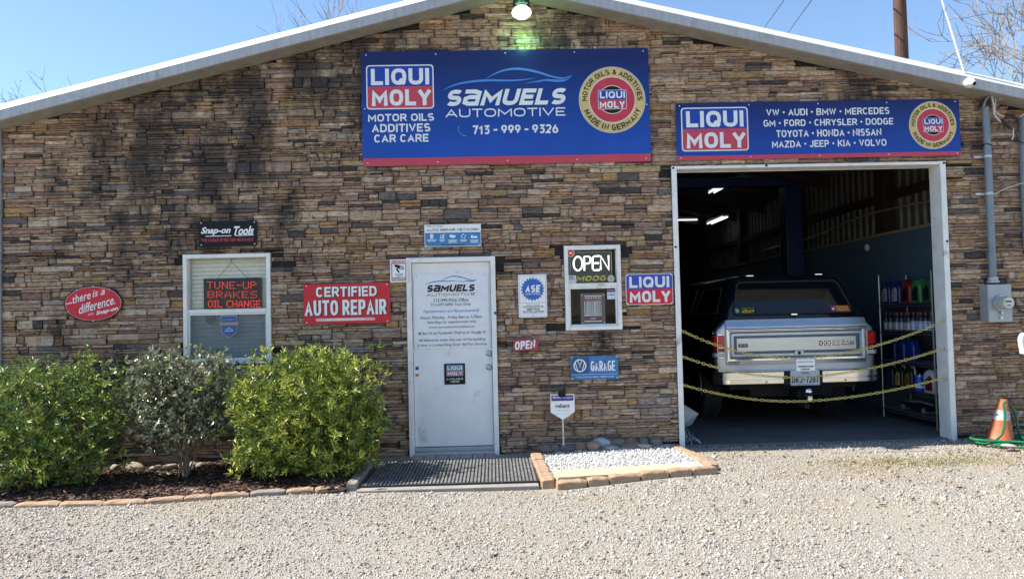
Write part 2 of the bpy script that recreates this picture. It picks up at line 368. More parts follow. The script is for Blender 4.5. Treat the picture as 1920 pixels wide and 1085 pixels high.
# ------------------------------------------------------------------ ground
def gz(x, y):
    t=np.clip((1.7-np.asarray(x,float))/1.6,0,1); t=t*t*(3-2*t)
    z=-0.012-0.045*t
    return z - 0.012*np.clip(-np.asarray(y,float)-2,0,6) + .012*np.sin(np.asarray(x)*1.7+1)*np.sin(np.asarray(y)*1.3)*(np.asarray(y)<-.6)
def gravel_mat():
    M=bpy.data.materials.new('gravel_ground'); M.use_nodes=True; nt=M.node_tree; b=nt.nodes['Principled BSDF']; b.inputs['Roughness'].default_value=.9
    tc=nn(nt,'ShaderNodeTexCoord'); v=nn(nt,'ShaderNodeTexVoronoi'); v.inputs['Scale'].default_value=95; nt.links.new(tc.outputs['Object'],v.inputs['Vector'])
    cr=nn(nt,'ShaderNodeValToRGB'); e=cr.color_ramp.elements; e[0].color=(.23,.202,.165,1); e[1].color=(.40,.365,.305,1)
    sx=nn(nt,'ShaderNodeSeparateColor'); nt.links.new(v.outputs['Color'],sx.inputs[0]); nt.links.new(sx.outputs[0],cr.inputs[0])
    n=nn(nt,'ShaderNodeTexNoise'); n.inputs['Scale'].default_value=1.3; n.inputs['Detail'].default_value=5; nt.links.new(tc.outputs['Object'],n.inputs['Vector'])
    mr=nn(nt,'ShaderNodeMapRange'); mr.inputs[1].default_value=.45; mr.inputs[2].default_value=.75; nt.links.new(n.outputs[0],mr.inputs[0])
    mx=nn(nt,'ShaderNodeMix',data_type='RGBA'); nt.links.new(mr.outputs[0],mx.inputs[0]); nt.links.new(cr.outputs[0],mx.inputs[6]); mx.inputs[7].default_value=(.34,.295,.225,1)
    nt.links.new(mx.outputs[2],b.inputs['Base Color'])
    bp=nn(nt,'ShaderNodeBump'); bp.inputs['Strength'].default_value=.8; bp.inputs['Distance'].default_value=.012; bp.invert=True
    nt.links.new(v.outputs['Distance'],bp.inputs['Height']); nt.links.new(bp.outputs[0],b.inputs['Normal']); return M
def axis_pts(a,b,n): return list(np.linspace(a,b,n))
xs=[-600,-150,-50,-20,-10]+axis_pts(-6,7,66)+[10,20,50,150,600]; ys=[-600,-150,-40,-15]+axis_pts(-8,.1,42)+[6,16,40,150,600]
X,Y=np.meshgrid(xs,ys); Z=gz(X,np.clip(Y,-8,0)); Z=np.where(Y>.05,-.06,Z)
nx,ny=len(xs),len(ys); q=[]
for j in range(ny-1):
    for i in range(nx-1): q += [j*nx+i,j*nx+i+1,(j+1)*nx+i+1,(j+1)*nx+i]
struct(npmesh('ground',np.stack([X,Y,Z],-1).reshape(-1,3),4,q,gravel_mat(),smooth=True))

# ------------------------------------------------------------------ building
APX, APZ, SL, SR = .27, 4.80, .247, .232           # gable apex on the wall plane and roof slopes
XL, XR, DEPTH = -5.09, 6.5, 15.0
def roofz(x): return APZ-(APX-x)*SL if x<APX else APZ-(x-APX)*SR
OPEN=(1.985,4.83,-.1,2.93)        # garage opening (clear)
DOOR=(-.90,.035,-.1,2.045)         # door frame outer
WIN1=(-3.225,-2.32,.98,2.13)
WIN2=(.765,1.365,1.243,2.14)
OPENF=(1.93,4.89,-.1,2.962)      # outer of the garage trim
HOLES=[OPENF,DOOR,WIN1,WIN2]
bld=thing('workshop_building','low gabled car workshop faced in ledge stone with a metal roof and an open bay','building',(0,0,0))

def stone_material():
    M=bpy.data.materials.new('ledge_stone'); M.use_nodes=True; nt=M.node_tree; b=nt.nodes['Principled BSDF']; b.inputs['Roughness'].default_value=.85; b.inputs['Specular IOR Level'].default_value=.25
    a=nn(nt,'ShaderNodeAttribute',attribute_name='col'); tc=nn(nt,'ShaderNodeTexCoord')
    mp=nn(nt,'ShaderNodeMapping'); mp.inputs['Scale'].default_value=(16,16,60); nt.links.new(tc.outputs['Object'],mp.inputs[0])
    n=nn(nt,'ShaderNodeTexNoise'); n.inputs['Scale'].default_value=1; n.inputs['Detail'].default_value=7; n.inputs['Roughness'].default_value=.7; nt.links.new(mp.outputs[0],n.inputs['Vector'])
    mr=nn(nt,'ShaderNodeMapRange'); mr.inputs[1].default_value=.3; mr.inputs[2].default_value=.72; mr.inputs[3].default_value=.38; mr.inputs[4].default_value=1.55; nt.links.new(n.outputs[0],mr.inputs[0])
    vm=nn(nt,'ShaderNodeVectorMath',operation='SCALE'); nt.links.new(a.outputs['Color'],vm.inputs[0]); nt.links.new(mr.outputs[0],vm.inputs['Scale'])
    # tea-coloured patches
    mp2=nn(nt,'ShaderNodeMapping'); mp2.inputs['Scale'].default_value=(5,5,14); nt.links.new(tc.outputs['Object'],mp2.inputs[0])
    n2=nn(nt,'ShaderNodeTexNoise'); n2.inputs['Scale'].default_value=1.; n2.inputs['Detail'].default_value=4; nt.links.new(mp2.outputs[0],n2.inputs['Vector'])
    r2=nn(nt,'ShaderNodeMapRange'); r2.inputs[1].default_value=.52; r2.inputs[2].default_value=.75; r2.inputs[4].default_value=.5; nt.links.new(n2.outputs[0],r2.inputs[0])
    m1=nn(nt,'ShaderNodeMix',data_type='RGBA'); nt.links.new(r2.outputs[0],m1.inputs[0]); nt.links.new(vm.outputs[0],m1.inputs[6]); m1.inputs[7].default_value=(.19,.115,.07,1)
    # black weathering in large clouds, broken up by fine noise
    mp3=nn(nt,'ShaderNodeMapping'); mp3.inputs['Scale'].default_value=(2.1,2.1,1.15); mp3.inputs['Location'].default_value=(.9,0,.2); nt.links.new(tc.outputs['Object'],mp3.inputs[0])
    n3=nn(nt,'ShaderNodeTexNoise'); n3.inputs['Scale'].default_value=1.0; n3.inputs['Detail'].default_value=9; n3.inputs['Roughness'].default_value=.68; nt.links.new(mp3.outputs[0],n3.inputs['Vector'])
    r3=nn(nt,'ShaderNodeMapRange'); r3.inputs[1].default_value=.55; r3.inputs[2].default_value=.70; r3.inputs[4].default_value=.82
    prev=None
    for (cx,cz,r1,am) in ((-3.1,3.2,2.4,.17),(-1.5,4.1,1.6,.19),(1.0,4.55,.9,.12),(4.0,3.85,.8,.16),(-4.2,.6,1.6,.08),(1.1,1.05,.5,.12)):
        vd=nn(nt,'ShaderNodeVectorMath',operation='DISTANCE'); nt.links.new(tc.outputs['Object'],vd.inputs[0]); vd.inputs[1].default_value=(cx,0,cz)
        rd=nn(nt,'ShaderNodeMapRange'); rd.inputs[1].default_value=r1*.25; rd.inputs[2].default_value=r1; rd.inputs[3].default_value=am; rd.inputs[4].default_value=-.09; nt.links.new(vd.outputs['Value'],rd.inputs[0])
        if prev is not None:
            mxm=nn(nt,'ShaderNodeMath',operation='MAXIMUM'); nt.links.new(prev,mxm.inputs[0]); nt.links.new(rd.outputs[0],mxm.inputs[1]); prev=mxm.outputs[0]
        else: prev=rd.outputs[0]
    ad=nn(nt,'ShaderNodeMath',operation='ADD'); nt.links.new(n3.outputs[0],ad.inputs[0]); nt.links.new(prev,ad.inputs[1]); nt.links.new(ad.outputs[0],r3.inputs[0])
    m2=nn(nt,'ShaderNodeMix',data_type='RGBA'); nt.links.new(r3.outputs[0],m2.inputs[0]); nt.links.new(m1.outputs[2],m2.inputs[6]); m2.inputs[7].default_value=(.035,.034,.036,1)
    # rust runs
    mp4=nn(nt,'ShaderNodeMapping'); mp4.inputs['Scale'].default_value=(26,26,11); nt.links.new(tc.outputs['Object'],mp4.inputs[0])
    n4=nn(nt,'ShaderNodeTexNoise'); n4.inputs['Scale'].default_value=1.; n4.inputs['Detail'].default_value=3; nt.links.new(mp4.outputs[0],n4.inputs['Vector'])
    r4=nn(nt,'ShaderNodeMapRange'); r4.inputs[1].default_value=.61; r4.inputs[2].default_value=.66; nt.links.new(n4.outputs[0],r4.inputs[0])
    n5=nn(nt,'ShaderNodeTexNoise'); n5.inputs['Scale'].default_value=.55; n5.inputs['Detail'].default_value=2; nt.links.new(tc.outputs['Object'],n5.inputs['Vector'])
    r5=nn(nt,'ShaderNodeMapRange'); r5.inputs[1].default_value=.42; r5.inputs[2].default_value=.6; r5.inputs[4].default_value=.75; nt.links.new(n5.outputs[0],r5.inputs[0])
    mm=nn(nt,'ShaderNodeMath',operation='MULTIPLY'); nt.links.new(r4.outputs[0],mm.inputs[0]); nt.links.new(r5.outputs[0],mm.inputs[1])
    m3=nn(nt,'ShaderNodeMix',data_type='RGBA'); nt.links.new(mm.outputs[0],m3.inputs[0]); nt.links.new(m2.outputs[2],m3.inputs[6]); m3.inputs[7].default_value=(.11,.032,.012,1)
    nt.links.new(m3.outputs[2],b.inputs['Base Color'])
    bp=nn(nt,'ShaderNodeBump'); bp.inputs['Strength'].default_value=.9; bp.inputs['Distance'].default_value=.02; nt.links.new(n.outputs[0],bp.inputs['Height']); nt.links.new(bp.outputs[0],b.inputs['Normal'])
    return M

def build_stones():
    V=[];F=[];K=[]
    pal=[((.50,.35,.235),34),((.42,.28,.195),30),((.56,.43,.31),14),((.41,.25,.125),8),((.33,.21,.155),18),((.16,.135,.12),9),((.085,.077,.076),5),((.37,.30,.26),4),((.43,.31,.165),4)]
    cs=[p for p,_ in pal]; ws=np.array([w for _,w in pal],float); ws/=ws.sum()
    R=random.Random(5)
    def stone(x0,x1,z0,z1,dep,col):
        # cut against openings and the roof line
        for h in HOLES:
            if x1>h[0] and x0<h[1] and z1>h[2] and z0<h[3]:
                cut=[(x1-h[0],0),(h[1]-x0,1),(z1-h[2],2),(h[3]-z0,3)]; a,s=min(cut)
                if s==0: x1=h[0]
                elif s==1: x0=h[1]
                elif s==2: z1=h[2]
                else: z0=h[3]
                if x1-x0<.012 or z1-z0<.006: return
        zr=min(roofz(x0),roofz(x1))
        if z0>zr+.02: return
        nx=max(2,int((x1-x0)/.05)+1); g=R.uniform(.0018,.0036); c=R.uniform(.0015,.004)
        rows=[z0+g,z0+g+min(.007,(z1-z0)*.25),z1-g-min(.007,(z1-z0)*.25),z1-g]
        k=len(V); n=nx+1; tilt=R.uniform(-.005,.004)
        for r,z in enumerate(rows):
            edge = r in (0,3)
            for i in range(n):
                x=x0+g+(x1-x0-2*g)*i/nx
                jx = R.uniform(-.002,.004) if i==0 else (R.uniform(-.004,.002) if i==nx else R.uniform(-.006,.006))
                jz = (R.uniform(-.002,.0045) if r==0 else R.uniform(-.0045,.002)) if edge else R.uniform(-.003,.003)
                d = dep + tilt*(r-1.5)/1.5 + R.uniform(-.003,.0035) - ((c*.6+.0012) if edge else 0) - (c if i in (0,nx) else 0)
                zz=min(z+jz, roofz(x)+.01); V.append((x+jx,-d,zz))
        for r,z in ((0,z0),(3,z1)):
            for i in range(n): V.append((x0+(x1-x0)*i/nx, .022, min(z,roofz(x0+(x1-x0)*i/nx)+.01)))
        for r in range(3):
            for i in range(nx): F.append((k+r*n+i,k+r*n+i+1,k+(r+1)*n+i+1,k+(r+1)*n+i))
        b0=k+4*n; b1=k+5*n
        for i in range(nx):
            F.append((b0+i,b0+i+1,k+i+1,k+i)); F.append((k+3*n+i,k+3*n+i+1,b1+i+1,b1+i))
        for e,fl in ((0,0),(nx,1)):
            q=[b0+e]+[k+r*n+e for r in range(4)]+[b1+e]
            for a,bq in ((0,1),(1,2),(2,3),(3,4)): pass
            F.append((q[0],q[1],q[2],q[5])); F.append((q[5],q[2],q[3],q[4])) 
        m=R.uniform(.8,1.2); t=R.uniform(-.03,.03)
        K.extend([(max(col[0]*m+t*.2,.01),col[1]*m,max(col[2]*m-t*.2,.01),1)]*(6*n))
    z=-.12
    while z<4.85:
        hh=R.choice([.06,.07,.08,.09,.10,.11]); x=XL-R.uniform(0,.4)
        while x<XR:
            w=R.uniform(.18,.46); xa,xb=max(x,XL),min(x+w,XR)
            if xb-xa>.03 and z<max(roofz(xa),roofz(xb)):
                nl=R.choices([1,2,3],[.06,.54,.40])[0]; cuts=[0]+sorted(R.uniform(.25,.75) if nl==2 else u for u in ([.5] if nl==2 else ([R.uniform(.22,.4),R.uniform(.56,.78)] if nl==3 else [])))+[1]
                bc=cs[R.choices(range(len(cs)),ws)[0]]
                for a,bq in zip(cuts,cuts[1:]):
                    parts=R.choices([1,2,3],[.42,.46,.12])[0] if xb-xa>.2 else 1
                    pc=[0]+sorted(R.uniform(.2,.8) for _ in range(parts-1))+[1]; pc=[pc[0]]+[u for u,v_ in zip(pc[1:-1],pc[:-2]) if (u-v_)*(xb-xa)>=.066 and (1-u)*(xb-xa)>=.066]+[1]
                    for p,qq in zip(pc,pc[1:]):
                        if (qq-p)*(xb-xa)<.02: continue
                        col=bc if R.random()<.3 else cs[R.choices(range(len(cs)),ws)[0]]
                        stone(xa+(xb-xa)*p,xa+(xb-xa)*qq,z+hh*a,z+hh*bq,R.choice([.006,.010,.013,.017,.021,.026]),col)
            x+=w
        z+=hh
    idx=np.array(F).ravel()
    o=npmesh('stone_cladding',V,4,idx,stone_material(),cols=K,parent=bld); return o
build_stones()

MORT=mat('mortar_backing',(.022,.02,.018),.95,var=.3,vscale=20)
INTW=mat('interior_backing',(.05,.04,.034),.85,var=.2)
def wall_with_holes():
    mb=MB(); y0,y1=.015,.16
    xb=sorted({XL,XR,APX,*[h[0] for h in HOLES],*[h[1] for h in HOLES]})
    for xa,xc in zip(xb,xb[1:]):
        zs=[(-.3,None)]; segs=[]; z=-.3
        for h in sorted([h for h in HOLES if h[0]<=xa+1e-6 and h[1]>=xc-1e-6],key=lambda h:h[2]):
            if h[2]>z+.25 or h[2]>0.5: segs.append((z,h[2]))
            z=h[3]
        for a,b in segs: mb.box(xa,xc,y0,y1,a,b,MORT)
        mb.add([(xa,y0,z),(xc,y0,z),(xc,y1,z),(xa,y1,z),(xa,y0,roofz(xa)),(xc,y0,roofz(xc)),(xc,y1,roofz(xc)),(xa,y1,roofz(xa))],[(0,3,2,1),(4,5,6,7),(0,1,5,4),(1,2,6,5),(2,3,7,6),(3,0,4,7)],MORT)
    mb.build('front_wall',bld)
wall_with_holes()

# roof sheets, rake trim
ROOFM=mat('roof_metal',(.55,.54,.5),.4,metal=.35,var=.08)
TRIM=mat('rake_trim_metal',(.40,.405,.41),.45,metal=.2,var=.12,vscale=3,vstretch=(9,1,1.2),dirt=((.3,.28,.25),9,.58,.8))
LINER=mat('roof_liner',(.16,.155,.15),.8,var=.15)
CAP=mat('trim_cap',(.66,.65,.61),.35,var=.06,vscale=3,dirt=((.5,.47,.42),7,.6,.8))  # paler than the rest of the trim: sunlight on the bevel put into the colour
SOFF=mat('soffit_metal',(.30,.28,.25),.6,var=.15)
def slab(name,xe,M,y0,y1,dz0,dz1):
    mb=MB(); za,zb=APZ,roofz(xe)
    p=[(APX,za+dz0),(xe,zb+dz0),(xe,zb+dz1),(APX,za+dz1)]
    if xe<APX: p=p[::-1]
    mb.prism(p,y0,y1,M); return mb.build(name,bld)
for xe in (XL-.25,XR+.25):
    slab('roof_sheet',xe,ROOFM,-.12,DEPTH+.2,.14,.18); slab('roof_liner',xe,LINER,.17,DEPTH,.02,.10)
    # rake trim: soffit + fascia + bevelled cap in one folded profile, following the slope
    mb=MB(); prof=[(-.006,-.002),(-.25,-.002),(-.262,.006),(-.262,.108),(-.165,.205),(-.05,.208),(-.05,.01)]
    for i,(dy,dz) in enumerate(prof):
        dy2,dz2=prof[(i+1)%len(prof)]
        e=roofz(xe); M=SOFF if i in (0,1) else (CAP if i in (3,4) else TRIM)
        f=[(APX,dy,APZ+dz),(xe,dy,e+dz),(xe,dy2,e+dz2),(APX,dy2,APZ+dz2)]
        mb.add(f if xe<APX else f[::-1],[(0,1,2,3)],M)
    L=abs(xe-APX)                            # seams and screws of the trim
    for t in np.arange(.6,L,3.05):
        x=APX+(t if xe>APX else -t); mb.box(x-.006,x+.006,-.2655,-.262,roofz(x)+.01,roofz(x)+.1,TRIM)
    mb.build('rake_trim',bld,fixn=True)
mb=MB(); mb.box(XL-.045,XL+.0,-.04,.06,-.06,roofz(XL)-.005,TRIM); mb.box(XL-.045,XL-.035,.06,.14,-.06,roofz(XL)-.005,TRIM); mb.build('corner_trim',bld,bevel=.004)
# side and back walls, interior
CORR=mat('corrugated_sheet',(.13,.125,.115),.5,metal=.2,var=.2,vscale=3)
REDO=mat('red_oxide_steel',(.035,.018,.014),.7,var=.25,vscale=5)
BLUEW=mat('wainscot_blue',(.08,.14,.20),.55,var=.06,vscale=2)
XI=5.47
def corrug(mb,x,y0,y1,z0,z1,M,pitch=.19,amp=.03):
    ys=[]; y=y0
    while y<y1:
        ys += [(y,0),(y+pitch*.55,0),(y+pitch*.68,-amp),(y+pitch*.87,-amp)]; y+=pitch
    ys=[p for p in ys if p[0]<=y1]+[(y1,0)]
    n=len(ys); vs=[(x+d,yy,z0) for yy,d in ys]+[(x+d,yy,z1) for yy,d in ys]
    mb.add(vs,[(i,i+1,n+i+1,n+i) for i in range(n-1)],M)
mb=MB(); corrug(mb,XI+.16,.17,DEPTH,2.3,3.9,CORR); mb.build('side_cladding',bld)
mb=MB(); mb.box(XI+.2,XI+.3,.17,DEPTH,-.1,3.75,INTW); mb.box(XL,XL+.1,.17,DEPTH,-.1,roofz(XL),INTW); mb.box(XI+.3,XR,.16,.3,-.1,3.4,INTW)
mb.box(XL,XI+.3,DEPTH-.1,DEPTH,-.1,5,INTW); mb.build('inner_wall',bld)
mb=MB(); mb.box(XR-.1,XR,.3,DEPTH,-.1,roofz(XR)+.02,CORR); mb.build('side_wall',bld)
mb=MB(); mb.box(XI,XI+.1,.17,DEPTH-.1,0,2.40,BLUEW); mb.build('wainscot',bld)
mb=MB(); mb.box(XI-.03,XI+.12,.17,DEPTH-.1,2.40,2.44,mat('wood_ledge',(.3,.24,.17),.7)); mb.build('wainscot_cap',bld)
for z in (2.95,):
    mb=MB(); mb.box(XI+.03,XI+.13,.17,DEPTH-.1,z-.05,z+.05,REDO); mb.build('girt',bld)
for y in (.3,2.35,5.4,8.4,11.4):
    mb=MB(); mb.box(XI-.02,XI+.15,y,y+.22,2.44,3.62,REDO); mb.build('wall_column',bld)
for y in np.arange(1.2,14,1.5):
    for xe in (XL,XI+.2):
        a=(APX,roofz(APX)-.01); b=(xe,roofz(xe)-.01)
    mb=MB(); mb.prism([(APX,APZ-.2),(XI+.1,roofz(XI+.1)-.2),(XI+.1,roofz(XI+.1)+.01),(APX,APZ+.01)],y,y+.07,REDO); mb.build('rafter',bld)
mb=MB()
mb.tube(spline([(XI-.05,.4,2.66),(XI-.05,1.5,2.72),(XI-.05,3,2.74),(XI-.05,4.6,2.62),(XI-.05,7,2.6)],5),.014,STEEL,8); mb.tube(spline([(XI-.06,.75,2.66),(XI-.06,.76,3.0),(XI-.06,.8,3.5)],4),.011,STEEL,6); mb.build('wall_conduit',bld)
mb=MB(); mb.lathe([(.001,0),(.05,.0),(.05,.02),(.03,.03)],WHITE,14,Matrix.Translation((XI-.005,2.85,2.28)) @ Matrix.Rotation(-PI/2,4,'Y')); mb.build('wall_socket',bld)
mb=MB(); mb.box(XL,XI+.25,.02,DEPTH-.1,-.12,.0,mat('bay_concrete',(.13,.13,.13),.55,var=.18,vscale=2.5,bump=.1,bscale=25,dirt=((.07,.07,.07),1.6,.52,.75))); struct(mb.build('bay_floor',bevel=.008)); 
# partition between bay and office (closes the room behind the small windows)
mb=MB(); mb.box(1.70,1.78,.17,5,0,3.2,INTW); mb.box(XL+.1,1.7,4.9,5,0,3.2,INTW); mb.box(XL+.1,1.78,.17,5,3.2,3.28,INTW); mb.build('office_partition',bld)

# garage opening trim
mb=MB(); a=OPENF; c=OPEN
for x0,x1 in ((a[0],c[0]),(c[1],a[1])):
    mb.box(x0,x1,-.045,-.02,-.03,a[3],PAINT)
mb.box(c[0],c[1],-.043,-.02,c[3],a[3]-.002,PAINT)
mb.box(c[0]-.012,c[0],-.02,.17,-.01,c[3],PAINT); mb.box(c[1],c[1]+.012,-.02,.17,-.01,c[3],PAINT); mb.box(c[0],c[1],-.02,.17,c[3],c[3]+.012,PAINT)
gt=mb.build('bay_door_frame',bld,bevel=.003)
mb=MB(); mb.box(c[1]+.012,XI,.12,.17,0,3.2,GREYP); mb.build('bay_return_wall',bld); mb=MB(); mb.box(1.72,c[0]-.012,.12,.17,0,3.2,GREYP); mb.build('bay_return_wall',bld)
for x,z in ((a[0]+.02,2.1),(a[1]-.02,2.1),(a[0]+.02,2.94),(a[1]-.02,2.94),(2.95,2.948)):
    mb=MB(); mb.lathe([(.012,0),(.012,.006),(.004,.009)],BLACK,8,Matrix.Translation((x,-.045,z)) @ Matrix.Rotation(PI/2,4,'X')); mb.build('bolt',gt)

# entrance door
d=DOOR
mb=MB(); fw=.052
mb.box(d[0],d[0]+fw,-.05,.10,-.055,d[3],PAINT); mb.box(d[1]-fw,d[1],-.05,.10,-.055,d[3],PAINT); mb.box(d[0]+fw,d[1]-fw,-.05,.10,d[3]-fw,d[3]-.001,PAINT)
mb.box(d[0]+fw,d[0]+fw+.02,.02,.10,.0,d[3]-fw,PAINT); mb.box(d[1]-fw-.02,d[1]-fw,.02,.10,.0,d[3]-fw,PAINT); mb.box(d[0]+fw+.02,d[1]-fw-.02,.02,.10,d[3]-fw-.02,d[3]-fw,PAINT)
mb.build('door_frame',bld,bevel=.005)
DOORM=mat('door_paint',(.79,.79,.78),.45,var=.06,vscale=3,bump=.03,bscale=15,dirt=((.36,.33,.28),3.5,.57,.80))
mb=MB(); mb.box(d[0]+fw+.004,d[1]-fw-.004,-.0,.045,.065,d[3]-fw-.004,DOORM); door=mb.build('door',bld,bevel=.004)
mb=MB(); mb.box(d[0]+fw,d[1]-fw,-.06,.1,-.05,.015,mat('threshold_metal',(.42,.42,.41),.4,metal=.4,var=.15,vscale=20)); mb.box(d[0]+fw,d[1]-fw,-.02,.04,.015,.058,GREYP); mb.build('threshold',bld,bevel=.006)
for z in (1.025,.879):
    p=at(917,662 if z>1 else 688,0); mb=MB()
    mb.lathe([(.034,0),(.034,.006),(.026,.014),(.018,.018),(.018,.026),(.012,.028)],STEEL,20,Matrix.Translation((p.x,0,z)) @ Matrix.Rotation(PI/2,4,'X'))
    mb.lathe([(.005,0),(.005,.0295),(.0,.0295)],BLACK,8,Matrix.Translation((p.x,0,z)) @ Matrix.Rotation(PI/2,4,'X')); mb.build('lock_cylinder',door,smooth=True)
for z in (.3,1.1,1.8):
    mb=MB(); mb.tube([(d[0]+fw+.002,-.008,z-.05),(d[0]+fw+.002,-.008,z+.05)],.007,STEEL,8); mb.build('hinge',door)
mb=MB(); q=at(928.5,592,-.05); w=.011
for k in range(3): mb.flat([(q.x-w,q.z+.055-k*.04),(q.x+w,q.z+.055-k*.04),(q.x+w,q.z+.085-k*.04),(q.x-w,q.z+.085-k*.04)],-.0515,WHITE if k!=1 else BLUE)
mb.build('frame_sticker',bld)
mb=MB(); 
for k,(c2,h2) in enumerate(((BLUE,.035),(WHITE,.03),(mat('sticker_orange',(.6,.2,.1),.5),.03),(WHITE,.04))):
    p=at(782,690+k*6.5,0); mb.flat([(p.x-.016,p.z-h2/2),(p.x+.016,p.z-h2/2),(p.x+.016,p.z+h2/2),(p.x-.016,p.z+h2/2)],-.0025-.0005*k,c2)
mb.build('door_sticker',door)

# windows
GL=glassmat('window_glass',(.98,.99,.99),.5); SCREEN=None
def screen_mat():
    M=bpy.data.materials.new('insect_screen'); M.use_nodes=True; nt=M.node_tree; b=nt.nodes['Principled BSDF']; b.inputs['Base Color'].default_value=(.09,.13,.18,1); b.inputs['Roughness'].default_value=.7
    t=nn(nt,'ShaderNodeBsdfTransparent'); ms=nn(nt,'ShaderNodeMixShader'); ms.inputs[0].default_value=.5
    nt.links.new(t.outputs[0],ms.inputs[1]); nt.links.new(b.outputs[0],ms.inputs[2]); nt.links.new(ms.outputs[0],nt.nodes['Material Output'].inputs[0]); return M
SCREEN=screen_mat()
def window(h,zmid,blind,slat,ang,screen,depth):
    x0,x1,z0,z1=h; fw=.042
    mb=MB(); mb.box(x0,x0+fw,-.03,.09,z0,z1,PAINT); mb.box(x1-fw,x1,-.03,.09,z0,z1,PAINT); mb.box(x0+fw,x1-fw,-.03,.09,z1-fw,z1-.001,PAINT); mb.box(x0+fw,x1-fw,-.036,.09,z0+.001,z0+fw,PAINT)
    fr=mb.build('window',bld,bevel=.004)
    mb=MB(); mb.box(x0+fw,x1-fw,-.012,.03,zmid-.02,zmid+.02,PAINT); mb.build('meeting_rail',fr,bevel=.003)
    mb=MB(); s=.02; zt=zmid-.02; mb.box(x0+fw,x0+fw+s,.0,.028,z0+fw,zt,PAINT); mb.box(x1-fw-s,x1-fw,.0,.028,z0+fw,zt,PAINT); mb.box(x0+fw+s,x1-fw-s,.0,.028,zt-s,zt,PAINT); mb.box(x0+fw+s,x1-fw-s,.0,.028,z0+fw,z0+fw+s,PAINT); mb.build('lower_sash',fr,bevel=.002)
    for a,b,y in ((zmid+.02,z1-fw,.035),(z0+fw,zt,.02)):
        mb=MB(); mb.flat([(x0+fw,a),(x1-fw,a),(x1-fw,b),(x0+fw,b)],y,GL); mb.build('pane',fr)
    if screen:
        mb=MB(); mb.flat([(x0+fw,z0+fw),(x1-fw,z0+fw),(x1-fw,zt),(x0+fw,zt)],.008,SCREEN); mb.build('insect_screen',fr)
    mb=MB(); z=z1-.06
    while z>z0+.02:
        a=math.radians(ang); c,sn=math.cos(a)*slat/2,math.sin(a)*slat/2
        mb.add([(x0+.03,depth-c,z-sn),(x1-.03,depth-c,z-sn),(x1-.03,depth+c*.0,z+.0022),(x0+.03,depth,z+.0022),(x1-.03,depth+c,z+sn),(x0+.03,depth+c,z+sn)],[(0,1,2,3),(3,2,4,5)],blind); z-=slat*.86 if ang>45 else slat*1.15
    for xx in (x0+.16,(x0+x1)/2,x1-.16): mb.tube([(xx,depth-.02,z0),(xx,depth-.02,z1)],.0016,blind,4)
    mb.build('blind',fr); return fr
WBL=mat('white_blind',(.93,.90,.77),.5,var=.04); DBL=mat('dark_blind',(.06,.06,.062),.5,var=.1)
w1=window(WIN1,1.532,WBL,.05,62,True,.115); w2=window(WIN2,1.72,DBL,.05,8,False,.20)
mb=MB(); mb.box(WIN1[0],WIN1[1],.19,.205,WIN1[2],WIN1[3],mat('window_backing',(.5,.48,.42),.8)); mb.build('blind_backing',w1)

# ------------------------------------------------------------------ signs
def gradmat(name, c0, c1, z0, z1, rough=.35):      # printed two-tone banner
    M=bpy.data.materials.new(name); M.use_nodes=True; nt=M.node_tree; b=nt.nodes['Principled BSDF']; b.inputs['Roughness'].default_value=rough; b.inputs['Specular IOR Level'].default_value=.25
    tc=nn(nt,'ShaderNodeTexCoord'); sp=nn(nt,'ShaderNodeSeparateXYZ'); nt.links.new(tc.outputs['Object'],sp.inputs[0])
    mr=nn(nt,'ShaderNodeMapRange'); mr.inputs[1].default_value=z0; mr.inputs[2].default_value=z1; nt.links.new(sp.outputs[2],mr.inputs[0])
    mx=nn(nt,'ShaderNodeMix',data_type='RGBA'); mx.inputs[6].default_value=(*c0,1); mx.inputs[7].default_value=(*c1,1); nt.links.new(mr.outputs[0],mx.inputs[0])
    n=nn(nt,'ShaderNodeTexNoise'); n.inputs['Scale'].default_value=3; n.inputs['Detail'].default_value=6; nt.links.new(tc.outputs['Object'],n.inputs['Vector'])
    m2=nn(nt,'ShaderNodeMapRange'); m2.inputs[1].default_value=.3; m2.inputs[2].default_value=.7; m2.inputs[3].default_value=.93; m2.inputs[4].default_value=1.07; nt.links.new(n.outputs[0],m2.inputs[0])
    vm=nn(nt,'ShaderNodeVectorMath',operation='SCALE'); nt.links.new(mx.outputs[2],vm.inputs[0]); nt.links.new(m2.outputs[0],vm.inputs['Scale'])
    nt.links.new(vm.outputs[0],b.inputs['Base Color'])
    bn=nn(nt,'ShaderNodeTexNoise'); bn.inputs['Scale'].default_value=2.2; nt.links.new(tc.outputs['Object'],bn.inputs['Vector']); bp=nn(nt,'ShaderNodeBump'); bp.inputs['Strength'].default_value=.35; bp.inputs['Distance'].default_value=.04; nt.links.new(bn.outputs[0],bp.inputs['Height']); nt.links.new(bp.outputs[0],b.inputs['Normal']); return M
BANNER=gradmat('banner_blue',(.012,.075,.40),(.010,.022,.115),-.42,.5)
BANNER2=gradmat('banner_blue_small',(.010,.06,.34),(.009,.022,.13),-.2,.28)
REDB=mat('banner_red',(.52,.045,.075),.4,var=.06)
SKYB=mat('swoosh_blue',(.06,.22,.62),.4,var=.05)
CLEARBLUE=mat('pale_blue',(.35,.52,.72),.4,var=.05)
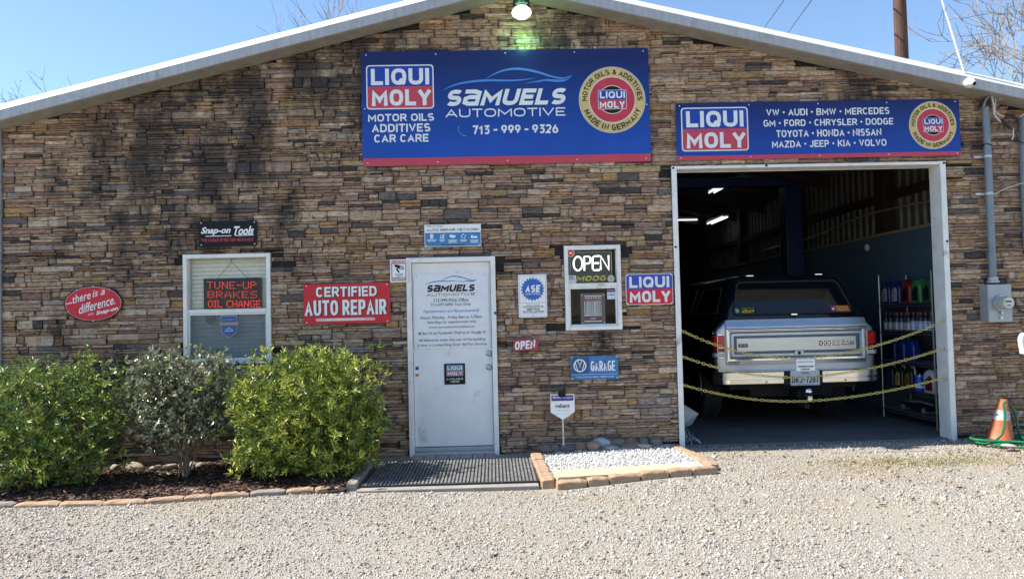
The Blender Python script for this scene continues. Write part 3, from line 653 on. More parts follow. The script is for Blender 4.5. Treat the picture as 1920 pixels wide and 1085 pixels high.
def lm_logo(s, px, split, l1, l2, part='emblem', frame=True, lay=1, blue=BLUE, red=REDB, edge=None):
    mb=s.part(part); c,w,h=s.rect(px,True); x,z=c.x-s.c.x,c.z-s.c.z; zs=s.L((px[0]+px[2])/2,split)[1]
    edge=edge or SILV; b=w*.018 if frame else 0
    if frame: mb.flat(rrect(x,z,w,h,w*.05),-.0016*lay,edge)
    wi,hi=w-2*b,h-2*b; p=rrect(x,z,wi,hi,w*.04)
    d=-.0016*(lay+1)
    top=[q for q in p if q[1]>zs]; bot=[q for q in p if q[1]<=zs]
    mb.flat([(x+wi/2,zs)]+top+[(x-wi/2,zs)],d,blue)
    mb.flat([(x-wi/2,zs)]+bot+[(x+wi/2,zs)],d,red)
    s.text('LIQUI',l1,SILV,part,lay+2,bold=.045); s.text('MOLY',l2,SILV,part,lay+2,bold=.045)
def medallion(s, cx,cy,rpx, part='medallion'):
    mb=s.part(part); x,z=s.L(cx,cy); R=(s.L(cx+rpx,cy)[0]-s.L(cx-rpx,cy)[0])/2; n=64
    P=lambda r,lay,M: mb.flat(circ(x,z,R*r,n),-.0016*lay,M)
    P(1,1,mat('emblem_rim',(.55,.52,.42),.35,metal=.3)); P(.965,2,GOLD); P(.70,3,SILV); P(.675,4,mat('emblem_red',(.55,.03,.05),.4,var=.1)); P(.43,5,SILV); P(.41,6,BLACK)
    arc_text(mb,'MOTOR OILS & ADDITIVES',x,z,R*.835,183,-3,R*.15,-.0016*4,BLACK,bold=.02)
    arc_text(mb,'MADE IN GERMANY',x,z,R*.835,199,341,R*.17,-.0016*4,BLACK,bold=.02,inner=True)
    px=(cx-rpx*.43,cy-rpx*.29,cx+rpx*.43,cy+rpx*.29)
    lm_logo(s,px,cy,(cx-rpx*.38,cy-rpx*.25,cx+rpx*.38,cy-rpx*.03),(cx-rpx*.38,cy+rpx*.04,cx+rpx*.38,cy+rpx*.26),part=part,lay=7)
def swoosh(s, cx0,cx1,y0,y1, M, part='lettering', lay=2, k=1.0):
    """car-outline flourish; unit coordinates x 0..1, y 0 (top)..1"""
    f=lambda u,v: s.L(cx0+(cx1-cx0)*u, y0+(y1-y0)*v)
    sc=abs(s.L(cx1,y0)[0]-s.L(cx0,y0)[0])
    for pts,wd in (([(0,1),(.10,.74),(.22,.60),(.36,.54),(.52,.55),(.64,.50),(.725,.42)],[.001,.012,.017,.017,.013,.008,.001]),
                   ([(.325,.50),(.41,.22),(.50,.05),(.60,.02),(.72,.14),(.84,.36),(.93,.44),(1,.30)],[.001,.010,.015,.019,.018,.015,.012,.001]),
                   ([(.63,.68),(.72,.60),(.80,.53),(.88,.56),(.95,.52),(1,.30)],[.001,.010,.015,.02,.012,.001])):
        q=spline([(*f(*p),w*sc*k) for p,w in zip(pts,wd)],6)
        stroke(s.part(part),[(a,b) for a,b,_ in q],[max(c,.0005) for *_,c in q],-.0016*lay,M)
def samuels(s, px, M, part='lettering|name', lay=3):
    c,w,h=s.rect(px); x,z=c.x-s.c.x,c.z-s.c.z
    stroke_text(s.part(part),'S@MUELS',x,z,w-.3*h,h,-.0016*lay,M,wt=.25,shear=.3,gap=.2)
screwpos=lambda s,n,ins=.02,tops=True: [(-s.w/2+ins*1.5+(s.w-ins*3)*i/(n-1),zz) for i in range(n) for zz in (s.h/2-ins,-s.h/2+ins)]

# 1 main banner
s=Sign('banner_sign','large blue banner sign with a phone number and red lower edge over the entrance door','sign',(679.8,93.5,1219.3,307.2),-.045)
s.board(BANNER,.004,.006); c,w,h=s.rect((679.8,293,1219.3,307.2),True); zb=-s.h/2
s.part('board').flat([(-s.w/2+.001,zb+.001),(s.w/2-.001,zb+.001),(s.w/2-.001,zb+.083),(-s.w/2+.001,zb+.083)],-.0016,REDB)
lm_logo(s,(686.9,122,813.4,204.8),162.5,(695.3,128.1,805,160.5),(696.9,167.2,808.8,199.4))
for t,b in (('MOTOR OILS',(690,212.5,814,228.8)),('ADDITIVES',(697.2,231.3,807.2,248.8)),('CAR CARE',(701.6,251,803.8,267.8))): s.text(t,b,SILV,bold=.032)
swoosh(s,829.5,1073,129,170,SKYB); samuels(s,(833.8,165.3,1066.6,199.7),SILV)
s.text('AUTOMOTIVE',(835.3,201.3,1060.3,221),SILV,bold=.012); s.text('713 - 999 - 9326',(886,232.8,1046.9,252.5),SILV,bold=.03)
ph=spline([(*s.L(a,b),) for a,b in ((861,236),(859,242),(862,249),(868,254),(875,255))],5); stroke(s.part('lettering'),ph,[.006+.006*abs(math.cos(PI*i/(len(ph)-1))) for i in range(len(ph))],-.0032,SKYB)
medallion(s,1147.8,187.5,62.5); s.done(screwpos(s,5,.035)+[(-s.w/2+.03,0),(s.w/2-.03,0)])
# 2 banner over the bay
s=Sign('banner_sign','long blue banner sign listing car makes above the open garage bay','sign',(1269.2,189.8,1801.4,296.4),-.05)
s.board(BANNER2,.004,.006); zb=-s.h/2
s.part('board').flat([(-s.w/2+.001,zb+.001),(s.w/2-.001,zb+.001),(s.w/2-.001,zb+.046),(-s.w/2+.001,zb+.046)],-.0016,REDB)
lm_logo(s,(1277.5,201.5,1403,283.3),241.6,(1286,207.3,1394,239.4),(1287,247.3,1398.3,278.8))
for t,b in (('VW \u2022 AUDI \u2022 BMW \u2022 MERCEDES',(1436.5,203,1667.8,216.2)),('GM \u2022 FORD \u2022 CHRYSLER \u2022 DODGE',(1431.3,222.5,1675,236.7)),('TOYOTA \u2022 HONDA \u2022 NISSAN',(1455.3,242.7,1652.6,256.2)),('MAZDA \u2022 JEEP \u2022 KIA \u2022 VOLVO',(1447.2,262.2,1662.2,276))):
    cy=(b[1]+b[3])/2; s.text(t,(b[0],cy-8.4,b[2],cy+8.4),SILV,bold=.022)
medallion(s,1748.6,235,44.5); s.done(screwpos(s,5,.028))
# 3 black tool sign
s=Sign('enamel_sign','small black sign with white script lettering above the left window','sign',(372.5,414,482.2,461.3),-.045)
s.board(BLACK,.008,.004); s.text('Snap-on',(376.5,425,433,442),WHITE,bold=.05,shear=.35); s.text('Tools',(438.5,423.5,476.5,441),WHITE,bold=.05,shear=.35)
for a,b,y in ((386,434,443),(441,476,441.6)): stroke(s.part('lettering'),[s.L(a,y),s.L(b,y-1)],.008,-.0032,WHITE)
s.text('"THE CHOICE OF BETTER MECHANICS"',(376.7,445.8,476.6,453.8),REDB,bold=.01); s.done(screwpos(s,2,.018))
# 4 oval
s=Sign('oval_sign','red oval sign with white slanted script and black rim left of the window','sign',(119.6,535,230,603),-.045)
s.part('board').prism(circ(0,0,s.w/2,64,s.h/2),0,.006,BLACK); s.part('board').flat(circ(0,0,s.w/2*.955,64,s.h/2*.935),-.0016,WHITE); s.part('board').flat(circ(0,0,s.w/2*.945,64,s.h/2*.92),-.0032,RED)
def rtext(t,cx,cy,wpx,hpx,rot,M,**kw):
    x,z=s.L(cx,cy); s.k=getattr(s,'k',0)+1; put_text(s.part('lettering|%d'%s.k),t,x,z,(s.L(cx+wpx,cy)[0]-x),(s.L(cx,cy)[1]-s.L(cx,cy+hpx)[1]),-.0048,M,rot=math.radians(rot),**kw)
[s.part('lettering|dots').flat(circ(*s.L(126+k*4,569.6-k*.9),.0085,8),-.0048,WHITE) for k in range(3)]; rtext('there',153,557,36,15,15,WHITE,bold=.006,shear=.45); rtext('is',178.5,550,13,12,15,WHITE,bold=.006,shear=.45); rtext('a',193,548,9.5,8.5,15,WHITE,bold=.006,shear=.45)
rtext('difference.',181,571,70,17,15,WHITE,bold=.006,shear=.5); rtext('WITH',170.5,589,11,3.4,12,WHITE,bold=.02,shear=.2); rtext('Snap-on',201,583,43,9,13,WHITE,bold=.05,shear=.35)
s.done([(.95*s.w/2*math.cos(a),.95*s.h/2*math.sin(a)) for a in (PI/2,-PI/2,.95,2.2,3.6)])
# 5 LED message board inside the left window
LED=mat('led_red',(.5,.03,.02),.4,emit=(1,.025,.02),estr=.34)
FONT={'T':'11111 00100 00100 00100 00100 00100 00100','U':'10001 10001 10001 10001 10001 10001 01110','N':'10001 11001 11001 10101 10011 10011 10001','E':'11111 10000 10000 11110 10000 10000 11111','-':'00000 00000 00000 11110 00000 00000 00000','P':'11110 10001 10001 11110 10000 10000 10000','B':'11110 10001 10001 11110 10001 10001 11110','R':'11110 10001 10001 11110 10100 10010 10001','A':'00100 01010 01010 10001 11111 10001 10001','K':'10001 10010 10100 11000 10100 10010 10001','S':'01111 10000 10000 01110 00001 00001 11110','O':'01110 10001 10001 10001 10001 10001 01110','I':'01110 00100 00100 00100 00100 00100 01110','L':'10000 10000 10000 10000 10000 10000 11111','C':'01111 10000 10000 10000 10000 10000 01111','H':'10001 10001 10001 11111 10001 10001 10001','G':'01111 10000 10000 10011 10001 10001 01110'}
s=Sign('led_sign','black message board of red lights hanging on a string inside the left window','led sign',(382,521,490.5,577.5),.06)
s.board(BLACK,.004,.02)
for t,(x0,y0,x1,y1) in (('TUNE-UP',(388,527.5,481,541.5)),('BRAKES',(389,545.5,482.5,558.5)),('OIL CHANGE',(390,563,489,576))):
    cols=[]; mb=s.part('lights|'+t)
    for ch in t:
        if ch==' ': cols += [[0]*7]*3; continue
        g=[[int(r[i]) for r in FONT[ch].split()] for i in range(5)]
        if ch in 'I-': g=[c_ for c_ in g if any(c_)]
        cols += g+[[0]*7]
    cols=cols[:-1]; n=len(cols)
    for i,cl in enumerate(cols):
        for j,on in enumerate(cl):
            if on:
                x,z=s.L(x0+(x1-x0)*(i+.5)/n, y0+(y1-y0)*(j+.5)/7); mb.flat(circ(x,z,.0048,6),-.002,LED)
mb=s.part('hanger'); p=s.L(434,491)
for q in (s.L(408,521),s.L(464,521)): mb.tube([(q[0],.005,q[1]),(p[0],.005,p[1])],.0022,BLACK,5)
mb.tube([(p[0],.005,p[1]),(p[0],.005,p[1]+.06)],.003,BLACK,5)
s.done()
# 6 certified
s=Sign('wall_sign','red rectangular sign with white capital letters between the left window and the door','sign',(569.3,531,731.6,606.5),-.045)
s.board(RED,.008,.006)
for dx,M,l in ((1.4,BLACK,2),(0,WHITE,3)):
    s.text('CERTIFIED',(592.6+dx,535.6+dx*.7,706.8+dx,557.2+dx*.7),M,lay=l,bold=.03); s.text('AUTO REPAIR',(571.5+dx,560+dx*.7,725+dx,592.5+dx*.7),M,lay=l,bold=.045)
x,z=s.L(648,598.5); s.part('lettering').flat(rrect(x,z,.62,.03,.014),-.0032,mat('pink_bar',(.75,.45,.45),.4)); s.part('lettering').flat(rrect(x,z,.4,.022,.01),-.0048,mat('pale_bar',(.75,.7,.68),.4))
s.done(screwpos(s,2,.02))
# 7 warning
s=Sign('warning_sign','small red and white warning sign with a camera picture on the top left door corner','sign',(731.6,486,764,529),-.075)
s.board(WHITE,.006,.004); s.rectp((733.6,488,762,527),REDB,lay=1,r=.003); s.rectp((735.3,494.5,760.4,524),WHITE,lay=2)
s.text('WARNING',(734,488.8,761.8,494),WHITE,lay=3,bold=.02); s.text('24 HOUR',(740.5,512.5,756,515.4),BLACK,lay=3,bold=.02); s.text('VIDEO',(743,516,754.5,518.8),BLACK,lay=3,bold=.02); s.text('SURVEILLANCE',(736.5,519.5,760,523.2),BLACK,lay=3,bold=.02); s.text('NO TRESPASSING',(736,524.3,760.5,527),WHITE,lay=3,bold=.01)
f=lambda *p:[s.L(a,b) for a,b in p]; mb=s.part('picture')
mb.flat(f((739,498),(742,495.6),(756,498.8),(757,505),(751,505.5),(740,499.5))[::-1],-.0048,BLACK); mb.flat(circ(*s.L(752.5,502),.017,16,.02),-.0064,mat('lens_grey',(.4,.42,.44),.3)); stroke(mb,f((744,503),(745.5,507),(748.5,510.5)),.016,-.0048,BLACK)
s.done()
# 8 network plaque
PB=mat('plaque_blue',(.035,.20,.46),.4,var=.06)
s=Sign('plaque','white and blue plaque with five small white pictures above the entrance door','plaque',(796,420.5,902,462),-.045)
s.board(WHITE,.006,.005); s.rectp((797.2,436,901.2,461),PB,lay=1,mid=True,r=.004)
s.text('PROVANTAGE',(799,422.8,830,426),BLACK,bold=.0); s.text('AUTO REPAIR NETWORK',(799.5,427.5,898,434),BLACK,bold=.01)
mb=s.part('picture'); D=-.0048
mb.flat(circ(*s.L(809.5,442),.019,16),D,WHITE); mb.flat(f((807.3,444.5),(805.7,448.6),(809.5,447.2),(813,448.4),(811.7,444.5)),D,WHITE)
x,z=s.L(829,444); 
for r in ((-.022,-.018,.0,.036),): 
    mb.flat(rrect(x,z,.042,.04,.004),D,WHITE); mb.flat(rrect(x,z,.03,.028,.003),D-.0008,PB); stroke(mb,f((827,443.5),(829,446),(834,439)),.009,D-.0016,WHITE)
mb.flat(f((842.5,440.5),(846,440),(850,440.3),(853,442),(855,439.7),(853.5,445.5),(849,446),(848.3,447.2),(846.5,445.6),(843.5,444.8)),D,WHITE)
for k in range(5):
    a=PI/2+k*2*PI/5; x,z=s.L(869,443); mb.flat(circ(x+.022*math.cos(a),z+.02*math.sin(a),.0075,10),D,WHITE)
mb.flat(f((882,446),(884,440.4),(886,440.5),(888.5,444),(891,441.5),(893.5,442),(896,445.5),(891,446.3)),D,WHITE)
for cx,wd,k in ((809.5,19,2),(829,10,2),(849,17,3),(869,13,2),(889.5,16,3)):
    for j in range(k): stroke(mb,f((cx-wd/2*(1 if j%2==0 else .8),450.3+j*2.1),(cx+wd/2*(1 if j%2==0 else .8),450+j*2.1)),.0062,D,WHITE)
stroke(mb,f((827,459.8),(872,459)),.006,D,BLACK); s.done(screwpos(s,2,.012))
# 9 ASE
ASEB=mat('gear_blue',(.015,.12,.46),.4,var=.04)
s=Sign('wall_sign','upright white certification sign with a blue gear right of the door','sign',(972,514.2,1025.5,594.8),-.045)
s.board(WHITE,.014,.004); c0=rrect(0,0,s.w*.92,s.h*.95,.012); mb=s.part('border')
mb.add([(a,-.0016,b) for a,b in c0]+[(a*.985,-.0016,b*.99) for a,b in c0],[(i,(i+1)%len(c0),len(c0)+(i+1)%len(c0),len(c0)+i) for i in range(len(c0))],mat('border_grey',(.2,.22,.25),.5))
x,z=s.L(998.7,542); R=.121; g=[]
for i in range(22):
    for da,r in ((-.5,.88),(-.30,.885),(-.24,.97),(-.13,1),(.13,1),(.24,.97),(.30,.885)):
        a=2*PI*(i+da)/22+.07; g.append((x+R*r*math.cos(a),z+R*r*math.sin(a)))
mb=s.part('gear'); n=len(g); mb.add([(x,-.0032,z)]+[(a,-.0032,b) for a,b in g],[(0,1+i,1+(i+1)%n) for i in range(n)],ASEB)
s.text('ASE',(984,533.8,1013.8,548.2),WHITE,lay=4,bold=.05,shear=.15); s.text('CERTIFIED',(984.8,549,1013.6,553),WHITE,lay=4,bold=.02)
for t,b in (('AUTOMOTIVE',(980.1,572.5,1019,577)),('SERVICE',(987.4,577.3,1012,581.8)),('EXCELLENCE',(980.8,582,1019.6,586.4))): s.text(t,b,BLACK,bold=.02)
s.text('We employ technicians certified by the',(975.5,566,1022,568.6),BLACK); s.text('National Institute for',(986,569.3,1012,571.6),BLACK); s.text('Let us show you their credentials',(983,587.2,1018,589.3),BLACK)
s.done([(0,s.h/2-.02),(0,-s.h/2+.02)],STEEL)
# 10 hanging OPEN
s=Sign('hanging_sign','small red wavy OPEN sign hanging on a string below the white certification sign','sign',(961,633.5,1011.5,658.5),-.045)
w,h=s.w,s.h; pts=[(-w/2,-h*.38),(-w*.25,-h*.46),(0,-h*.42),(w*.25,-h*.46),(w*.43,-h*.5),(w*.44,-h*.38),(w*.47,0),(w*.5,h*.30),(w*.47,h*.42),(w*.2,h*.38),(0,h*.44),(-w*.25,h*.46),(-w*.46,h*.40),(-w*.47,0)]
s.part('board').prism(pts,0,.008,mat('dark_red',(.38,.035,.06),.5,var=.2,vscale=20)); x,z=s.L(984.5,646.3); put_text(s.part('lettering'),'OPEN',x,z,.225,.088,-.0032,WHITE,bold=.03,shear=.12,rot=math.radians(4))
p=s.L(984,618.5); mb=s.part('hanger')
for q in (s.L(969,634),s.L(1002,635)): mb.tube([(q[0],.004,q[1]),(p[0],.01,p[1])],.0022,STEEL,5)
mb.lathe([(.006,0),(.006,.02)],STEEL,8,Matrix.Translation((p[0],.025,p[1])) @ Matrix.Rotation(PI/2,4,'X')); s.done()
# 11 LM wall sign
s=Sign('wall_sign','blue over red two word sign with rounded corners beside the right window','sign',(1173.4,513,1261.8,570.7),-.045)
s.part('board').prism(rrect(0,0,s.w,s.h,.025),0,.005,SILV); lm_logo(s,(1174.6,514.3,1260.8,569.6),541.6,(1179.5,517.3,1254.8,539.8),(1180.5,544,1257.2,567.3),frame=False,lay=0,blue=mat('sign_blue_bright',(.03,.06,.42),.4),red=RED)
s.done(screwpos(s,2,.012))
# 12 VW garage
VB=mat('garage_blue',(.03,.17,.42),.45,var=.12,vscale=6); VD=mat('garage_blue_dark',(.018,.07,.21),.45,var=.1)
s=Sign('wall_sign','blue garage sign with a white round emblem below the right window','sign',(1070.2,667.3,1159.3,710.6),-.045)
s.board(VB,.01,.005); s.rectp((1071.5,668.8,1104.8,700.5),VD,lay=1,r=.004); x,z=s.L(1087.3,685); R=.068; mb=s.part('emblem')
ring(mb,x,z,R*.82,R,-.0048,WHITE); wv=R*.15
stroke(mb,[(x-R*.36,z+R*.80),(x,z+R*.02),(x+R*.36,z+R*.80)],wv,-.0048,WHITE); stroke(mb,[(x-R*.74,z+R*.48),(x-R*.34,z-R*.72),(x,z+R*.0),(x+R*.34,z-R*.72),(x+R*.74,z+R*.48)],wv,-.0056,WHITE)
s.text('GARAGE',(1107.5,675.4,1153.5,695.5),WHITE,bold=.02); s.text('VOLKSWAGEN SERVICE',(1080,703.8,1150.8,708.2),WHITE,bold=.015); stroke(s.part('lettering'),[s.L(1072,701.9),s.L(1158,700.2)],.005,-.0032,CLEARBLUE); s.done(screwpos(s,2,.01))
# 13 door notice
DK=mat('letter_dark',(.03,.03,.034),.5,var=.05); NB=mat('letter_blue',(.02,.22,.46),.4)
s=Sign('door_notice','large white notice board with opening hours screwed to the white entrance door','notice',(776.3,513,916.6,652.3),-.012)
s.board(mat('notice_white',(.78,.78,.79),.4,var=.04),.006,.005); swoosh(s,795,894.5,517.5,534.5,NB); samuels(s,(799,532.5,892.5,547.6),BLACK)
s.text('AUTOMOTIVE',(799.8,548.2,890.9,555.4),DK,bold=.005)
for t,b,M in (('713-999-9326 Office',(812.7,558.4,878.2,566.2),DK),('713-597-5896 Text Only',(807.8,567,883.3,575.2),DK),('Appointments are Recommended!',(793.4,578.2,898.5,588.2),NB),('Hours: Monday - Friday 8am to 5:30pm',(788.7,590,903.8,600),DK),('Saturdays by appointment only',(800.4,599.3,893,608),DK),('www.samuelsautomotive.net',(804,609,890,615.4),DK),('See Us on Facebook ! Find us on Google',(791.8,619,903,629),DK),('All deliveries enter the rear of the building',(785,632,910.2,642),DK),('If door is Locked Ring Door Bell for Service!',(783,641.3,912.7,651),DK)):
    s.text(t,b,M,bold=.0,res=3)
x,z=s.L(787,625.3); s.part('lettering').flat(rrect(x,z,.026,.026,.003),-.0032,DK); put_text(s.part('lettering'),'f',x+.003,z-.001,.010,.02,-.0048,WHITE,bold=.03)
x,z=s.L(908,621.8); ring(s.part('lettering'),x,z,.010,.014,-.0032,DK,20,PI*.25,PI*2); stroke(s.part('lettering'),[(x,z),(x+.013,z)],.004,-.0032,DK); s.done(screwpos(s,2,.022),STEEL)
# 14 sticker on door
s=Sign('sticker','square black sticker with a blue and red logo low on the entrance door','sticker',(833,681,872.2,720.3),-.004)
s.board(BLACK,.003,.002); lm_logo(s,(836.8,683.8,868.6,704.6),694.5,(839,685.3,866.3,693.3),(839.3,695.6,866.8,703.2),blue=mat('faded_blue',(.12,.22,.36),.5),red=mat('faded_red',(.36,.15,.2),.5),edge=mat('faded_edge',(.35,.35,.36),.5))
s.text('AVAILABLE',(837,707.8,868.5,711.8),SILV,bold=.03,shear=.1); s.text('HERE',(845,713,861,716.6),SILV,bold=.03,shear=.1); s.done()
# 15 yard sign
s=Sign('yard_sign','white shield shaped security sign with a purple top on a thin stake among the rocks','sign',(1032.3,738.5,1077.5,786.5),-.16)
w,h=s.w,s.h; PUR=mat('purple',(.07,.03,.27),.45)
pts=[(0,-h/2),(w*.5,-h*.2),(w*.5,h*.46),(w*.47,h*.5),(-w*.47,h*.5),(-w*.5,h*.46),(-w*.5,-h*.2)]
s.part('board').prism(pts,0,.004,WHITE); s.part('board').flat([(-w*.46,h*.24),(w*.46,h*.24),(w*.46,h*.46),(-w*.46,h*.46)],-.0016,PUR)
s.text('SECURITY',(1036,742.3,1055,746.3),WHITE,bold=.04); s.text('POWERED BY',(1056.5,743.8,1073.5,746.4),WHITE,bold=.03); s.text('reliant',(1041.5,756,1068,764.5),BLACK,bold=.02); s.text('an NRG company',(1042,767,1067.5,771),mat('text_grey',(.3,.3,.33),.5)); s.text('reliant.com/security',(1042,774.5,1068,776.6),DK)
mb=s.part('stake'); gz0=-.03-s.c.z; mb.tube([(0,.012,h*.3),(0,.012,gz0-.05)],.009,mat('stake_white',(.6,.58,.52),.5),8); mb=s.part('lamp_cap'); mb.prism(rrect(-.005,h*.5+.0,.075,.055,.012),-.018,.03,BLACK); s.done()
# 16 neon in right window
NEON=mat('neon_white',(.8,.8,.75),.3,emit=(1,.97,.85),estr=.8)
s=Sign('neon_sign','lit white OPEN neon sign on a black panel in the upper right window','neon sign',(1067.5,473,1146.6,529.5),.085)
s.board(mat('neon_panel',(.012,.014,.012),.3),.004,.015); mb=s.part('edge')
for a,b in (((1068,473),(1146,471.5)),((1146,471.5),(1147.3,528)),((1068,473),(1069.3,529))): mb.tube([(*(lambda q:(q[0],-.002,q[1]))(s.L(*a)),),(*(lambda q:(q[0],-.002,q[1]))(s.L(*b)),)],.0035,mat('edge_grey',(.35,.36,.35),.4),6)
def neon(pts,closed=False): s.part('tubes').tube([(*(lambda q:(q[0],-.018,q[1]))(s.L(*p)),) for p in pts],.0085,NEON,8,closed=closed)
cx,cy,rx,ry=1083.3,494.2,8.2,13
neon([(cx+rx*math.cos(2*PI*i/24),cy+ry*math.sin(2*PI*i/24)) for i in range(24)],True)
neon([(1095.3,507.3),(1095,481.2)]+[(1102+4.9*math.cos(a),487.4+6.6*math.sin(a)) for a in np.linspace(-PI/2,PI/2,9)]+[(1095.5,494.6)])
neon([(1123.8,479.9),(1113.6,480.6),(1110.6,483),(1110.8,503.5),(1113,506.6),(1123.8,506.2)]); neon([(1111.5,493.6),(1122.6,493.1)])
neon([(1125.9,505.7),(1125.7,479.9),(1141.3,506),(1140.4,479)])
s.text('MOOG',(1079.8,515.8,1138.5,527.4),mat('sticker_yellow',(.68,.55,.04),.4),part='lettering',lay=2,bold=.06,shear=.3); s.done()
# stickers of the right window
def sticker(nm,px,fn,Y=.031):
    s=Sign('window_sticker','x','sticker',px,Y); mats=fn(s)
    for n,mb in s.parts.items(): o=mb.build(nm if n=='board' else n, w2, loc=(s.c.x,Y,s.c.z))
    bpy.data.objects.remove(s.root)
def f1(s): s.part('board').flat(circ(0,0,s.w/2,24),-.0005,GOLD); s.part('board').flat(circ(0,0,s.w/2*.72,24),-.0015,RED); s.part('board').flat(rrect(0,0,s.w*.4,s.w*.26,.004),-.0025,SILV)
def f2(s): s.part('board').flat(circ(0,0,s.w/2,24),-.0005,mat('sticker_cream',(.62,.58,.42),.4)); s.part('board').flat(circ(0,0,s.w*.38,24),-.0012,mat('sticker_grey',(.45,.44,.4),.4))
def f3(s): s.board(mat('sticker_pale',(.62,.67,.68),.4),.004,.001); s.part('board').flat(rrect(.0,.03,.05,.025,.003),-.001,mat('text_grey',(.3,.3,.33),.5)); s.part('board').flat([(-.03,.005),(.03,.005),(.03,.011),(-.03,.011)],-.001,REDB)
def f4(s): s.board(mat('sticker_pale',(.62,.67,.68),.4),.002,.001); s.rectp((1138.5,544,1154.5,547.4),PUR,part='board',lay=1); s.text('reliant',(1141,550.5,1152,553.8),DK,part='board',lay=1,bold=.02)
sticker('sticker',(1062.4,466.8,1077.4,482),f1); sticker('sticker',(1139,515.6,1152.4,529),f2); sticker('sticker',(1062.4,516.3,1080.4,533.6),f3); sticker('sticker',(1138.4,543.4,1154.8,560.6),f4,.014)
# 17 timetable plaque in lower right window
s=Sign('notice_frame','dark framed timetable notice inside the lower right window','notice',(1088.6,549.5,1134.8,608),.012)
s.board(mat('plaque_plastic',(.09,.085,.08),.3),.004,.004); s.rectp((1095.2,554,1128.2,602.5),mat('paper_dark',(.12,.06,.06),.5),lay=1); s.rectp((1095.2,564,1128,592.3),mat('paper_white',(.5,.5,.48),.5),lay=2)
stroke(s.part('lettering'),[s.L(1095.2,555),s.L(1128.2,554.6)],.007,-.0032,WHITE); stroke(s.part('lettering'),[s.L(1095.8,602),s.L(1128.6,601.6)],.007,-.0032,WHITE); s.rectp((1095.2,561,1128,564),REDB,lay=3); s.text('HOURS OF OPERATION',(1096.5,556.8,1127,560.4),SILV,lay=3)
for r in range(7):
    for k,(a,b) in enumerate(((1096.5,1101),(1103,1105.5),(1106.8,1109.8),(1110.8,1114),(1116.8,1119.5),(1120.8,1123.5),(1124.3,1127.2))):
        y=566.3+r*3.7; stroke(s.part('lettering'),[s.L(a,y),s.L(b,y)],.010,-.0048,DK)
s.text('CLOSED',(1107,595.5,1117,598.5),SILV,lay=3)
s.done([(-s.w/2+.015,s.h/2-.02),(s.w/2-.015,s.h/2-.02),(-s.w/2+.015,-s.h/2+.02),(s.w/2-.015,-s.h/2+.02)],STEEL)
# stickers of the left window
def sticker1(nm,px,fn,Y=.006):
    s=Sign('window_sticker','x','sticker',px,Y); fn(s)
    for n,mb in s.parts.items(): mb.build(nm if n=='board' else n, w1, loc=(s.c.x,Y,s.c.z))
    bpy.data.objects.remove(s.root)
def g1(s):
    w,h=s.w,s.h; sh=lambda k:[(0,-h/2*k),(w*.42*k,-h*.25*k),(w*.42*k,h*.5*k),(-w*.42*k,h*.5*k),(-w*.42*k,-h*.25*k)]
    s.part('board').prism(sh(1),0,.002,mat('shield_grey',(.25,.28,.34),.4)); s.part('board').flat(sh(.9),-.001,mat('shield_blue',(.03,.08,.28),.4)); s.part('board').flat(rrect(0,h*.13,w,h*.13,.006),-.002,mat('shield_band',(.33,.27,.2),.4))
    for k in range(5): s.part('board').flat(circ(-.05+.025*k,h*.30,.006,6),-.002,CLEARBLUE)
    for k,wd in enumerate((.03,.08,.1)): stroke(s.part('board'),[(-wd/2,-.01-.018*k),(wd/2,-.01-.018*k)],.008,-.002,CLEARBLUE)
    s.part('board').flat(circ(0,-h*.33,.012,10),-.002,REDB)
def g2(s):
    ring(s.part('board'),0,0,s.w*.43,s.w*.5,-.001,DK)
    for k,wd in enumerate((.03,.06,.07,.06,.03)): stroke(s.part('board'),[(-wd/2,.028-.014*k),(wd/2,.028-.014*k)],.006,-.001,DK)
sticker1('shield_sticker',(411.5,590.5,447.5,634),g1); sticker1('round_sticker',(386,589,404,607.5),g2)

